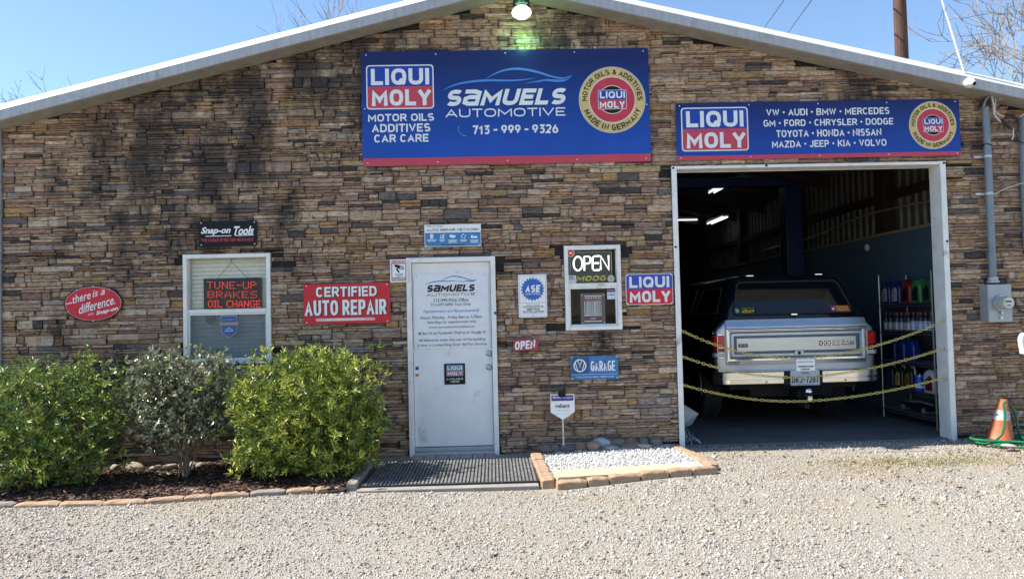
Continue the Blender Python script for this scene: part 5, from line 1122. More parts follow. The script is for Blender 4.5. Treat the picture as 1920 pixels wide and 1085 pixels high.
for i in range(9):
    a=PI*i/8; hood.append([(.085*math.cos(a)+.02+.03*u,-.10+.11*u,1.90+.10*math.sin(a)*(1-.3*abs(u-.5))+.03*math.cos(a)) for u in (0,.5,1,1.4)])
mb.loft(hood,mat('weatherhead_white',(.6,.58,.52),.5,var=.1),cap=False,closed=False); mb.lathe([(.05,1.88),(.055,1.92),(.04,1.955),(0,1.965)],DARKRUB,14); mb.build('weatherhead',t,smooth=True)
o=t.location
WW=mat('wire_white',(.58,.55,.5),.5,var=.05); WK=mat('wire_black',(.012,.012,.013),.5)
def wpx(pts,Y): return [at(x,y,Y+dy) for x,y,dy in pts]
def wire(nm,label,pts,r,M,Y=-.16,extra=()):
    t=thing(nm,label,'wire',(0,0,0)); mb=MB(); mb.tube(spline([tuple(p) for p in wpx(pts,Y)],6),r,M,8); mb.build('strand',t,smooth=True)
    for n_,pp,r2,M2 in extra:
        mb=MB(); mb.tube(wpx(pp,Y),r2,M2,10); mb.build(n_,t,smooth=True)
    return t
wire('service_wire','thick white service wire looping down from the conduit head to a splice',[(1860,180,0),(1863,198,0),(1865,215,0),(1874,226,0),(1880,228,0)],.009,WW,extra=[('splice',[(1876,225,0),(1884,230,-.0),(1893,240,0)],.017,WK),('tail',[(1900,240,0),(1900,254,0),(1898,262,0)],.007,WW)])
wire('service_wire','second white service wire beside the loop, joined to a black clamp near the roof',[(1867,180,0),(1866,196,0),(1866,208,0),(1873,215,0),(1884,219,0)],.007,WW,Y=-.14,extra=[('clamp',[(1884,219,0),(1892,217,0),(1902,219,0)],.02,WK),('clamp',[(1906,219,0),(1908,228,0)],.014,WK),('tail',[(1911,220,0),(1922,212,0),(1940,204,0)],.006,WW)])
wire('service_wire','black service wire sagging from the splice to the right edge of the photo',[(1893,240,0),(1900,243,0),(1905,252,0),(1911,264,0),(1918,268,0),(1934,267,0)],.006,WK)
wire('wall_cable','thin cable running from the conduit strap to the right edge of the photo',[(1863,365,0),(1872,360,0),(1890,352,0),(1915,344,0),(1940,338,0)],.005,WW,Y=-.09)
wire('wall_cable','short black cable leaving the right side of the meter box',[(1898,568,.02),(1905,575,.03),(1914,582,.04),(1932,592,.04)],.006,WK,Y=-.09)
wire('service_conduit','grey pipe on the wall at the far right edge of the photo',[(1917,216,0),(1917.5,260,0),(1919,320,0),(1921,372,0),(1925,470,0)],.034,COND,Y=-.06)
# dome camera
p=at(1820,156,-.30); t=thing('security_camera','small white dome camera mounted on the roof edge near the conduit','camera',tuple(p)); mb=MB()
mb.lathe([(.045,.05),(.055,.03),(.052,-.005),(.035,-.035),(.022,-.05)],mat('camera_white',(.75,.74,.7),.35,var=.03),20,Matrix.Rotation(math.radians(-68),4,'X') @ Matrix.Rotation(-.2,4,'Y')); mb.build('housing',t,smooth=True); mb=MB(); mb.lathe([(.022,-.0495),(.016,-.058),(0,-.061)],BLACK,14,Matrix.Rotation(math.radians(-68),4,'X') @ Matrix.Rotation(-.2,4,'Y')); mb.build('lens',t,smooth=True)
# white rod on the roof edge
a,b=at(1812,141,-.2),at(1764,-6,-.2); t=thing('roof_rod','thin white rod leaning up from the roof edge beside the small camera','rod',tuple(a)); mb=MB(); d=b-a; mb.tube([(0,0,-.05),d*.85,d*1.25],[.012,.011,.007],mat('rod_white',(.72,.72,.7),.4),8); mb.build('rod',t,smooth=True); mb=MB(); mb.tube([d*.82,d*.86],.015,STEEL,8); mb.build('collar',t)
# barn lamp at the gable top
p=at(978,24,-.32); t=thing('flood_lamp','lit white gable lamp with a green hood above the main banner','lamp',tuple(p))
mb=MB(); mb.lathe([(.0,-.062),(.055,-.055),(.092,-.03),(.102,.0),(.09,.028),(.06,.055),(.032,.066)],mat('lamp_glow',(.8,.85,.8),.3,emit=(.88,1,.90),estr=1.0),24); mb.build('globe',t,smooth=True)
mb=MB(); mb.lathe([(.034,.062),(.034,.15),(.05,.17),(.05,.26)],mat('lamp_body',(.5,.52,.48),.4,metal=.3),16); mb.tube([(0,0,.2),(0,.2,.24),(0,.33,.22)],.022,mat('lamp_body'),8); mb.build('housing',t,smooth=True,angle=40)
mb=MB(); mb.lathe([(.085,.075),(.09,.10),(.075,.14),(.05,.16)],glassmat('lamp_green_glass',(.25,.6,.35)),20); mb.build('hood',t,smooth=True)
mb=MB(); mb.lathe([(.013,.03),(.013,.062)],BLACK,8,Matrix.Translation((.045,-.05,.0))); 
ld=bpy.data.lights.new('lamp_light','POINT'); ld.energy=1.2; ld.color=(.32,1,.40); ld.shadow_soft_size=.06; lo=bpy.data.objects.new('lamp_light',ld); C.objects.link(lo); lo.location=(.02,.17,-.20); lo.parent=t

# ------------------------------------------------------------------ cone and hose
t=thing('traffic_cone','worn orange traffic cone with a dirty white band against the right wall','cone',(5.175,-.30,-.005)); t.rotation_euler=(0,.12,0); OR=mat('cone_orange',(.52,.13,.045),.6,var=.15,vscale=12,dirt=((.3,.12,.07),9,.55,.75))
mb=MB(); mb.lathe([(.135,.03),(.125,.04),(.098,.16),(.082,.235)],OR,28); mb.lathe([(.0615,.335),(.038,.445),(.03,.45),(.028,.42)],OR,28); mb.build('body',t,smooth=True,angle=50)
mb=MB(); mb.lathe([(.0825,.232),(.0620,.336)],mat('cone_band',(.5,.49,.46),.6,var=.1,dirt=((.08,.08,.08),22,.55,.62)),28); mb.build('band',t,smooth=True); mb=MB(); mb.prism(rrect(0,0,.34,.34,.03),.0,.035,DARKRUB,axis='z'); mb.build('base',t,bevel=.005)
HG=mat('hose_green',(.012,.17,.065),.3,var=.1,coat=.3)
mb=MB(); pts=[]
for i in range(70):
    a=i/69*2*PI*3.3+2.6; r=.30+.05*math.sin(i*.23)+.03*math.sin(i*.9); pts.append((5.36+r*1.35*math.cos(a),-.42+r*.72*math.sin(a),.012+.016*(i//21)+.004*math.sin(i)))
pts=[(5.0,-.36,.02),(5.12,-.52,.02)]+pts[6:]
hp=spline([(5.20,-.46,.43),(5.165,-.47,.41),(5.155,-.5,.30),(5.10,-.52,.12),(4.98,-.50,.03),(4.93,-.42,.02),(5.0,-.34,.015)]+pts[8:]+[(5.52,-.16,.08),(5.55,-.10,.22),(5.47,-.12,.36),(5.38,-.16,.42)],3)
mb.tube(hp,.0125,HG,10); mb.tube(spline([(4.98,-.50,.03),(5.05,-.62,.02),(5.22,-.72,.015),(5.42,-.84,.012),(5.6,-.9,.01)],5),.0125,HG,10)
t=thing('garden_hose','green garden hose coiled around the traffic cone','hose',(-.05,0,0)); mb.build('hose',t,smooth=True)
# bright rounded thing at the right edge, standing out in the sun
p=at(1908,645,-.87); t=thing('mailbox','bright white round topped box on a post at the right edge of the photo','mailbox',(p.x,-.9,0))
w=.5; z0=at(1908,664,-.93).z; z1=at(1915,624,-.93).z; mb=MB(); o2=[(0.015,z0),(w,z0),(w,z1)]+[(.05+.05*math.cos(a),z1-.075+.075*math.sin(a)) for a in np.linspace(PI/2,PI,8)]
mb.prism(o2,-.03,.03,mat('mailbox_white',(.8,.8,.8),.4,var=.02)); mb.build('box',t,fixn=True,bevel=.004); mb=MB(); mb.box(.28,.34,-.03,.03,-.1,z0,mat('post_wood',(.2,.15,.1),.8)); mb.build('post',t)

# ------------------------------------------------------------------ mulch bed, edging bricks, rocks
BRK=mat('edging_brick',(.36,.235,.145),.85,var=.22,vscale=14,bump=.5,bscale=45,dirt=((.26,.2,.15),11,.5,.72)); BRKG=mat('edging_brick_grey',(.27,.23,.19),.85,var=.2,vscale=14,bump=.5,bscale=45,dirt=((.16,.13,.11),9,.48,.7))
def brick(nm,label,group,a,b,w=.1,h=.085,M=BRK,z=None):
    a,b=Vector((*a,0)),Vector((*b,0)); c=(a+b)/2; L=(b-a).length-.010; ang=math.atan2(b.y-a.y,b.x-a.x); zz=float(gz(c.x,c.y)) if z is None else z
    t=bpy.data.objects; mb=MB(); nx=5; vs=[]
    R=random.Random(hash(label)%99991 if False else len(label)*7+int(c.x*971)+int(c.y*577)); J=lambda s_: R.uniform(-s_,s_)
    rings=[]
    for i in range(nx+1):
        x=-L/2+L*i/nx; e=.008 if i in (0,nx) else 0
        rings.append([(x+J(.002),-w/2+e+J(.003),-.04),(x+J(.002),-w/2+e+J(.003),h-.012-e+J(.004)),(x+J(.003),-w/2+.014+e+J(.003),h-e+J(.004)),(x+J(.002),w/2-.014-e+J(.003),h-e+J(.004)),(x+J(.002),w/2-e+J(.003),h-.012-e+J(.004)),(x,w/2-e,-.04)])
    mb.loft(rings,M); o=mb.build(nm,None,(c.x,c.y,zz),fixn=True,bevel=.004); o.rotation_euler=(J(.02),J(.02),ang+J(.015)); tag(o,label,'brick',group); return o
def row(p,q,n,lab,grp,M,**k):
    R=random.Random(n*13); cuts=[0]
    ws=[R.uniform(.8,1.25) for _ in range(n)]; tot=sum(ws)
    for w_ in ws: cuts.append(cuts[-1]+w_/tot)
    for i in range(n):
        f=lambda t:(p[0]+(q[0]-p[0])*t,p[1]+(q[1]-p[1])*t); brick('edging_brick',lab%ORD[i],grp,f(cuts[i]),f(cuts[i+1]),M=M[i%len(M)],**k)
row((-5.1,-1.56),(-2.9,-1.60),7,'brick in the mulch bed front edge, %s from the left','bricks edging the mulch bed',[BRK,BRK,BRK,BRKG],h=.034)
row((-2.9,-1.60),(-1.30,-1.42),6,'brick in the mulch bed front edge, %s left of the bend by the right bush' if False else 'brick along the mulch bed front below the right bush, %s from the left','bricks edging the mulch bed',[BRK,BRK,BRK,BRKG],h=.042)
row((-1.24,-1.46),(-1.26,-.05),6,'brick beside the door mat edging the mulch bed, %s from the front','bricks edging the mulch bed',[BRKG],h=.07)
WB=(.40,1.88)
row((.44,-1.52),(.40,-.30),4,'brick edging the white pebble bed beside the door mat, %s from the front','bricks edging the pebble bed',[BRK],w=.12,h=.085)
row((.50,-1.55),(1.92,-1.36),6,'brick in the pebble bed front edge, %s from the left','bricks edging the pebble bed',[BRK],h=.068)
row((1.93,-1.30),(1.83,-.16),5,'brick edging the pebble bed on the garage side, %s from the front','bricks edging the pebble bed',[BRK],h=.068)
# mulch ground and chips
def sheet(nm,x0,x1,y0,y1,n,m_,zf,M):
    X,Y=np.meshgrid(np.linspace(x0,x1,n),np.linspace(y0,y1,m_)); Z=zf(X,Y); q=[]
    for j in range(m_-1):
        for i in range(n-1): q += [j*n+i,j*n+i+1,(j+1)*n+i+1,(j+1)*n+i]
    return npmesh(nm,np.stack([X,Y,Z],-1).reshape(-1,3),4,q,M,smooth=True)
mz=lambda X,Y: gz(X,Y)+.02+.02*np.sin(X*3.1)*np.sin(Y*4.3)+.015*np.sin(X*7.7+Y*5)
struct(sheet('mulch_soil',-5.4,-1.28,-1.53,0.0,60,26,mz,mat('mulch_soil',(.035,.018,.012),.95,var=.4,vscale=40,bump=1,bscale=90)))
def rand_rot(n,tilt=None):
    if tilt is None:
        q=rng.normal(size=(n,4)); q/=np.linalg.norm(q,axis=1)[:,None]; w,x,y,z=q.T
        return np.stack([np.stack([1-2*(y*y+z*z),2*(x*y-z*w),2*(x*z+y*w)],-1),np.stack([2*(x*y+z*w),1-2*(x*x+z*z),2*(y*z-x*w)],-1),np.stack([2*(x*z-y*w),2*(y*z+x*w),1-2*(x*x+y*y)],-1)],1)
    a=rng.uniform(0,2*PI,n); b=rng.normal(0,tilt,n); c=rng.normal(0,tilt,n); ca,sa,cb,sb,cc,sc=np.cos(a),np.sin(a),np.cos(b),np.sin(b),np.cos(c),np.sin(c); o=np.zeros(n); e=np.ones(n)
    Rz=np.stack([np.stack([ca,-sa,o],-1),np.stack([sa,ca,o],-1),np.stack([o,o,e],-1)],1); Ry=np.stack([np.stack([cb,o,sb],-1),np.stack([o,e,o],-1),np.stack([-sb,o,cb],-1)],1); Rx=np.stack([np.stack([e,o,o],-1),np.stack([o,cc,-sc],-1),np.stack([o,sc,cc],-1)],1)
    return Rz@Ry@Rx
OCT=np.array([(1,0,0),(-1,0,0),(0,1,0),(0,-1,0),(0,0,1),(0,0,-1)],float); OCF=np.array([(0,2,4),(2,1,4),(1,3,4),(3,0,4),(2,0,5),(1,2,5),(3,1,5),(0,3,5)])
BOXV=np.array([(a,b,c) for a in (-1,1) for b in (-1,1) for c in (-1,1)],float); BOXF=np.array([(0,1,3,2),(4,6,7,5),(0,4,5,1),(2,3,7,6),(0,2,6,4),(1,5,7,3)])
def scatter(nm,pos,scale,cols,M,base=OCT,bf=OCF,jit=.22,tilt=None):
    n=len(pos); v=base[None]*(1+rng.uniform(-jit,jit,(n,len(base),1)))+rng.uniform(-jit*.5,jit*.5,(n,len(base),3)); v=v*scale[:,None,:]
    v=np.einsum('nij,nkj->nki',rand_rot(n,tilt),v)+pos[:,None,:]
    idx=(bf[None]+np.arange(n)[:,None,None]*len(base)).ravel(); c=np.repeat(np.concatenate([cols,np.ones((n,1))],1),len(base),0)
    return npmesh(nm,v.reshape(-1,3),bf.shape[1],idx,M,c)
n=7500; X=rng.uniform(-5.2,-1.3,n); Y=rng.uniform(-1.5,-.06,n); k=rng.uniform(0,1,n)
cols=np.where(k[:,None]<.55,np.array([[.05,.022,.014]]),np.where(k[:,None]<.85,np.array([[.10,.042,.022]]),np.array([[.17,.10,.06]])))*rng.uniform(.6,1.3,(n,1))
stuff(scatter('mulch',np.stack([X,Y,mz(X,Y)+rng.uniform(.0,.014,n)],-1),np.stack([rng.uniform(.012,.035,n),rng.uniform(.004,.010,n),rng.uniform(.002,.004,n)],-1),cols,mat('mulch_chip',rough=.9,attr='col',var=.2),BOXV,BOXF,.2,.25),'dark red brown wood mulch covering the bed under the bushes','mulch')
# pebbles in the white bed, concrete strip at its front
struct(sheet('pebble_soil',.45,1.86,-1.30,0.0,12,12,lambda X,Y: gz(X,Y)+.035+0*X,mat('pebble_soil',(.6,.58,.55),.9,var=.3,vscale=60)))
mb=MB(); mb.prism([(.52,-1.49),(1.86,-1.31),(1.855,-1.03),(.51,-1.20)],.0,.075,mat('bed_concrete',(.50,.43,.27),.8,var=.1,vscale=9,bump=.25,bscale=60),axis='z'); o=mb.build('concrete_slab',None,(0,0,-.045),bevel=.006,fixn=True); tag(o,'pale yellow concrete slab along the front of the white pebble bed','slab')
n=4200; X=rng.uniform(.48,1.86,n); Y=rng.uniform(-1.28,-.10,n); ok=Y>-1.17+.125*(X-.5)*1.0; X,Y=X[ok],Y[ok]; n=len(X); sc=rng.uniform(.007,.016,n)
stuff(scatter('white_pebbles',np.stack([X,Y,gz(X,Y)+.04+rng.uniform(0,.012,n)],-1),sc[:,None]*rng.uniform(.65,1.1,(n,3)),np.array([[.62,.61,.59]])*rng.uniform(.55,1.05,(n,1)),mat('white_pebble',rough=.7,attr='col',var=.08)),'bright white pebbles filling the brick edged bed under the right window','pebbles')
def rock(i,x,y,r,col,label,grp,flat=.7,sq=1.2):
    M=mat('rock_%d'%i,col,.8,var=.25,vscale=9,bump=.35,bscale=30); bm=bmesh.new(); bmesh.ops.create_icosphere(bm,subdivisions=3,radius=1); R=random.Random(i*17+3)
    ph=[R.uniform(0,6) for _ in range(6)]
    for v in bm.verts:
        c=v.co; d=1+.10*math.sin(c.x*2.3+ph[0])+.09*math.sin(c.y*2.9+ph[1])+.08*math.sin(c.z*3.1+ph[2])+.03*math.sin(c.x*7+c.z*6+ph[3]); v.co=c*d
    me=bpy.data.meshes.new('river_rock'); bm.to_mesh(me); bm.free(); me.materials.append(M)
    for p_ in me.polygons: p_.use_smooth=True
    o=bpy.data.objects.new('river_rock',me); C.objects.link(o); z=float(gz(x,y)); o.scale=(r*sq,r*.95,r*flat); o.location=(x,y,z+r*flat*.62+.045); o.rotation_euler=(R.uniform(-.15,.15),R.uniform(-.2,.2),R.uniform(-.5,.5)); tag(o,label,'rock',grp); return o
g='rocks along the wall by the pebble bed'
for i,(px,r,col,lab,fl,sq,dy) in enumerate([(1021,.085,(.16,.12,.10),'broad dark brown rock at the left end of the pebble bed rocks',.75,1.1,0),(1039,.06,(.17,.135,.13),'small purplish rock just left of the yard sign stake',.9,.95,0),(1065,.075,(.15,.115,.10),'dull brown rock just right of the yard sign stake',.6,1.3,0),(1090,.065,(.26,.17,.115),'tan rock second right of the yard sign stake',.8,1.05,.0),(1114,.068,(.30,.21,.15),'pinkish tan rock leaning on the pale grey blue rock',.85,1.1,-.06),(1130,.082,(.42,.44,.47),'large pale grey blue speckled rock among the brown rocks',.72,1.15,.02),(1152,.085,(.16,.145,.12),'long dark grey green rock right of the pale blue one',.62,1.3,.04),(1148,.062,(.28,.27,.25),'low grey rock in front of the long dark one',.55,1.3,-.10),(1181,.075,(.22,.125,.085),'reddish brown rock on top near the garage side of the row',.8,1.15,.05),(1184,.075,(.24,.19,.14),'flat tan rock below the reddish one',.42,1.5,-.05),(1207,.062,(.18,.165,.14),'round grey brown rock against the wall, second from the right',.8,1.0,.05),(1206,.07,(.33,.30,.27),'flat pale grey rock lying on the white pebbles',.42,1.4,-.10),(1231,.062,(.21,.17,.16),'rounded purple grey rock at the right end of the row',.75,1.1,.0)]):
    yy=-.13+dy; p=at(px,842,yy); rock(i,p.x,yy,r,col,lab,g,fl,sq)
g='pale rocks at the back of the mulch bed'
for i,(px,r,lab,fl,sq) in enumerate([(18,.10,'pale tan rock at the far left behind the left bush',.7,1.3),(215,.05,'small pale rock left of the long one behind the mulch',.7,1.2),(252,.085,'long pale cream rock on the mulch behind the left bush',.5,1.6),(292,.05,'small flat pale rock left of the bare shrub stem',.5,1.4),(315,.06,'pale rock directly behind the bare shrub stem',.5,1.5),(345,.06,'pale rock just right of the bare shrub stem',.6,1.3),(362,.055,'rounded pale rock second right of the bare shrub stem',.8,1.0),(377,.05,'pale rock beside the lower leaves of the right bush',.8,1.0),(470,.07,'pale rock glimpsed under the right bush',.6,1.4)]):
    p=at(px,868,-.22); rock(40+i,p.x,-.22,r*.9,(.33,.27,.20),lab,g,fl,sq).location.z-=.03
rock(70,4.98,-.72,.05,(.40,.38,.34),'flat pale stone on the gravel in front of the green hose','loose stones',.35,1.5)
# door step: concrete, paver strip and rubber mat
mb=MB(); mb.box(-1.19,.36,-1.52,.0,-.12,-.030,mat('step_concrete',(.27,.245,.21),.85,var=.15,vscale=6,bump=.25,bscale=50)); struct(mb.build('concrete_step',bevel=.006))
mb=MB(); 
for i in range(7): mb.box(-.86+i*.125,-.86+i*.125+.115,-.28,-.07,-.03,-.012,mat('paver_grey',(.30,.28,.26),.85,var=.2,vscale=12,bump=.3))
o=mb.build('paver_strip',bevel=.003); tag(o,'row of small grey pavers laid at the foot of the entrance door','pavers')
t=thing('rubber_mat','black ribbed rubber door mat on the concrete step','mat',(-.40,-.86,-.029)); mb=MB(); W2,D2=.755,.545; mb.box(-W2,W2,-D2,D2,.0,.005,DARKRUB)
for a in (-1,1): mb.box(-W2,W2,a*D2-.012,a*D2+.012,.0,.016,DARKRUB); mb.box(a*W2-.012,a*W2+.012,-D2,D2,.0,.015,DARKRUB)
mb.build('base',t)
mb=MB(); RIB=mat('mat_rib',(.15,.145,.135),.8,var=.35,vscale=15,bump=.3,bscale=60)
for i in range(46): x=-W2+.02+i*(2*W2-.04)/45; mb.box(x-.009,x+.009,-D2+.012,D2-.012,.005,.014,RIB)
for j in range(1,12): y=-D2+j*2*D2/12; mb.box(-W2+.012,W2-.012,y-.003,y+.003,.005,.0125,RIB)
mb.build('ribs',t)

# ------------------------------------------------------------------ loose gravel
def bed(X,Y): return ((X<-1.2)&(Y>-1.52-.06*np.clip(X+2.9,-9,0)*0)&(Y>-1.66+ .12*np.clip(X+2.9,0,2)))|((X>=-1.22)&(X<.40)&(Y>-1.54))|((X>=.36)&(X<1.98)&(Y>-1.66+.13*(X-.4)))
n=240000; X=rng.uniform(-5.6,6.6,n); Y=-rng.uniform(.02,4.9,n)
def track(X,Y):                              # two worn wheel tracks to the bay and a trodden way to the door
    a=np.exp(-((X-2.75-.10*(Y+2))/.26)**2)+np.exp(-((X-4.25-.06*(Y+2))/.28)**2)+.8*np.exp(-((X+.45)/.5)**2)*np.exp(-((Y+2.1)/.6)**2)
    return a+.55*np.sin(X*1.9+.6*np.sin(Y*2.1))*np.sin(Y*2.3+1.1*np.sin(X*1.3))
keep=~bed(X,Y)&~((X>1.97)&(X<4.85)&(Y>-.03))&(rng.uniform(size=n)<np.clip(1.0-.62*track(X,Y),.22,1)); X,Y=X[keep],Y[keep]; n=len(X)
sz=np.exp(rng.normal(math.log(.0054),.45,n)).clip(.0025,.02)
k=rng.uniform(0,1,n)[:,None]; cols=np.where(k<.5,[[.43,.395,.34]],np.where(k<.72,[[.32,.287,.24]],np.where(k<.86,[[.38,.315,.235]],np.where(k<.91,[[.54,.51,.47]],[[.13,.115,.10]]))))*rng.uniform(.75,1.2,(n,1))
pt=np.clip(.75*np.exp(-((X-3.6)/1.5)**2-((Y+1.1)/.7)**2)+.5*np.sin(X*2.3+np.sin(Y*3))*np.sin(Y*2.9+np.sin(X*1.7))-.1,0,.8)[:,None]; cols=cols*(1-pt)+cols*np.array([[.86,.72,.56]])*pt
stuff(scatter('gravel',np.stack([X,Y,gz(X,Y)+sz*.15],-1),sz[:,None]*np.stack([rng.uniform(.8,1.5,n),rng.uniform(.7,1.2,n),rng.uniform(.5,.9,n)],-1),cols,mat('gravel_stone',rough=.9,attr='col',var=.1,vscale=30)),'pale crushed stone gravel spread over the yard in front of the workshop','gravel')
# fallen leaves and weeds
n=230; X=np.where(rng.uniform(size=n)<.5,rng.uniform(-4.8,6,n),rng.normal(4.2,1.1,n)); Y=-np.where(X>2,rng.uniform(.1,2.6,n),rng.uniform(.1,4.3,n)); ok=~bed(X,Y); X,Y=X[ok],Y[ok]; n=len(X)
stuff(scatter('fallen_leaves',np.stack([X,Y,gz(X,Y)+.014],-1),np.stack([rng.uniform(.009,.022,n),rng.uniform(.005,.010,n),np.full(n,.001)],-1),np.array([[.20,.11,.05]])*rng.uniform(.5,1.5,(n,1)),mat('dry_leaf',rough=.8,attr='col',var=.2),BOXV,BOXF,.3,.3),'small dry brown leaves scattered on the gravel','leaves')
def blades(nm,P,h,w,lean,cols,M):
    n=len(P); a=rng.uniform(0,2*PI,n); d=np.stack([np.cos(a),np.sin(a),np.zeros(n)],-1); s_=np.stack([-np.sin(a),np.cos(a),np.zeros(n)],-1); up=np.array([0,0,1.])
    tip=P+d*(h*lean)[:,None]+up*h[:,None]; v=np.stack([P-s_*w,P+s_*w,tip],1); c=np.repeat(np.concatenate([cols,np.ones((n,1))],1),3,0)
    return npmesh(nm,v.reshape(-1,3),3,np.arange(3*n),M,c)
n=2600; cx=rng.choice([3.6,3.9,4.25,4.5,3.2],n,p=[.25,.3,.2,.15,.1]); X=cx+rng.normal(0,.20,n); Y=-1.05+rng.normal(0,.13,n); P=np.stack([X,Y,gz(X,Y)],-1)
stuff(blades('moss_weeds',P,rng.uniform(.008,.026,n),.003,rng.uniform(.2,1.2,n),np.array([[.26,.24,.06]])*rng.uniform(.5,1.3,(n,1)),mat('weed',rough=.7,attr='col',var=.1)),'thin yellow green weeds growing in the gravel before the bay','weeds')

# ------------------------------------------------------------------ bushes
LEAFM=mat('bush_leaf',rough=.42,spec=.5,attr='col',var=.12,vscale=30,trans=.18); LEAFG=mat('glossy_leaf',rough=.2,spec=.7,attr='col',var=.12,vscale=30,trans=.15); BARK=mat('shrub_bark',(.24,.18,.13),.85,var=.25,vscale=30,bump=.4)
def leaves(nm,P,D,L,Wd,cols,M,parent):
    """P base points, D unit directions: one folded pointed leaf each"""
    n=len(P); r=rng.normal(size=(n,3)); s_=np.cross(D,r); s_/=np.linalg.norm(s_,axis=1)[:,None]; nrm=np.cross(s_,D)
    droop=-nrm*(L*.12)[:,None]
    A=P; m1=P+D*(L*.42)[:,None]; T=P+D*L[:,None]+droop; l=m1-s_*Wd[:,None]+nrm*(Wd*.45)[:,None]; r_=m1+s_*Wd[:,None]+nrm*(Wd*.45)[:,None]; m2=P+D*(L*.75)[:,None]+droop*.5; l2=m2-s_*(Wd*.68)[:,None]+nrm*(Wd*.3)[:,None]; r2=m2+s_*(Wd*.68)[:,None]+nrm*(Wd*.3)[:,None]
    v=np.stack([A,l,m1,r_,l2,m2,r2,T],1).reshape(-1,3); f=np.array([(0,2,1),(0,3,2),(1,2,4),(2,5,4),(2,3,5),(3,6,5),(4,5,7),(5,6,7)])
    idx=(f[None]+np.arange(n)[:,None,None]*8).ravel(); c=np.repeat(np.concatenate([cols,np.ones((n,1))],1),8,0)
    return npmesh(nm,v,3,idx,M,c,parent)
def bush(label,base,lobes,ntip,per,Ls,Ws,pal,M,wood=14,inner=.35,up=.5):
    t=thing('bush',label,'bush',base,'bushes in the mulch bed'); B=np.array(base)
    ctr=np.array([l[:3] for l in lobes])-B; rad=np.array([l[3:6] for l in lobes]); vol=rad.prod(1)**.7; p=vol/vol.sum()
    P=[];D=[];CC=[]
    k=rng.choice(len(lobes),ntip,p=p); u=rng.normal(size=(ntip,3)); u/=np.linalg.norm(u,axis=1)[:,None]
    rr=np.where(rng.uniform(size=ntip)<inner,rng.uniform(.35,.9,ntip),rng.normal(.97,.11,ntip)); sh=(rng.uniform(size=ntip)<.06)&(u[:,2]>.0); rr=np.where(sh,rng.uniform(1.1,1.38,ntip),rr)
    lump=1+.17*np.sin(u[:,0]*5+k)*np.sin(u[:,2]*4+k*2)+.13*np.sin(u[:,0]*9+u[:,1]*7+k)
    tip=ctr[k]+u*rad[k]*(rr*lump)[:,None]; ok=tip[:,2]>.03; tip,u,k=tip[ok],u[ok],k[ok]; m_=len(tip)
    ax=u*np.array([1,1,.8])+np.array([0,0,up])+rng.normal(0,.3,(m_,3)); ax/=np.linalg.norm(ax,axis=1)[:,None]
    tone=rng.uniform(0,1,m_); young=(rng.uniform(size=m_)<.35)
    for j in range(per):
        a=2*PI*j/per+rng.uniform(-.4,.4,m_)+rng.uniform(0,6)*0; r=np.cross(ax,np.array([.3,.2,.9])); r/=np.linalg.norm(r,axis=1)[:,None]; s_=np.cross(ax,r)
        sp=rng.uniform(.5,1.3,m_)[:,None]; d=ax*.75+(r*np.cos(a)[:,None]+s_*np.sin(a)[:,None])*sp; d/=np.linalg.norm(d,axis=1)[:,None]
        back=rng.uniform(0,.05,m_)[:,None]; P.append(tip-ax*back); D.append(d)
        col=np.where(young[:,None],np.array(pal[0]),np.where(tone[:,None]<.6,np.array(pal[1]),np.array(pal[2])))*rng.uniform(.75,1.25,(m_,1)); CC.append(col)
    P,D,CC=np.concatenate(P),np.concatenate(D),np.concatenate(CC); n=len(P)
    dry=rng.uniform(size=n)<.012; CC[dry]=np.array(pal[3])
    leaves('foliage',P,D,rng.uniform(*Ls,n),rng.uniform(*Ws,n),CC,M,t)
    mb=MB(); R=random.Random(int(abs(base[0])*100))
    for i in range(wood):
        q=Vector(tip[R.randrange(m_)]); mid=Vector((q.x*.25+R.uniform(-.05,.05),q.y*.25,q.z*.42)); pts=spline([(R.uniform(-.05,.05),R.uniform(-.05,.05),-.03),tuple(mid),tuple(q*.78),tuple(q)],4); mb.tube(pts,[.008*(1-.8*i2/(len(pts)-1)) for i2 in range(len(pts))],BARK,5)
        for _ in range(3):
            q2=Vector(tip[R.randrange(m_)]); 
            if (q2-q).length<.5: mb.tube([mid.lerp(q,.5),mid.lerp(q2,.7),q2],[.006,.004,.002],BARK,4)
    mb.build('stems',t,smooth=True); return t
GP=[(.40,.43,.07),(.20,.26,.045),(.09,.145,.032),(.42,.33,.06)]
bush('broad dense green bush cut off by the left edge of the photo',(-4.25,-.80,-.06),[(-4.30,-.85,.62,.66,.50,.40),(-4.85,-.8,.55,.5,.5,.42),(-3.78,-.75,.70,.38,.40,.36),(-4.15,-1.05,.32,.55,.36,.30),(-3.85,-.72,1.02,.10,.10,.20),(-4.7,-1.15,.22,.5,.26,.22),(-3.8,-.95,.28,.36,.34,.26),(-4.25,-1.15,.16,.5,.26,.18),(-4.3,-.8,.88,.35,.32,.22)],2500,8,(.032,.070),(.006,.0095),[(.27,.32,.055),(.13,.20,.040),(.06,.11,.028),(.34,.24,.05)],LEAFM)
bush('broad bright green bush beside the entrance door mat',(-1.80,-.80,-.06),[(-1.85,-.85,.68,.52,.50,.42),(-1.43,-.80,.66,.38,.45,.42),(-2.20,-.80,.60,.30,.42,.36),(-1.75,-1.0,.38,.56,.38,.28),(-1.32,-.85,.42,.27,.38,.32),(-2.1,-1.05,.22,.32,.24,.2),(-1.55,-1.05,.18,.42,.26,.18),(-1.3,-1.0,.26,.22,.26,.2),(-1.7,-.8,.95,.40,.35,.20)],2750,8,(.036,.074),(.006,.0095),GP,LEAFM)
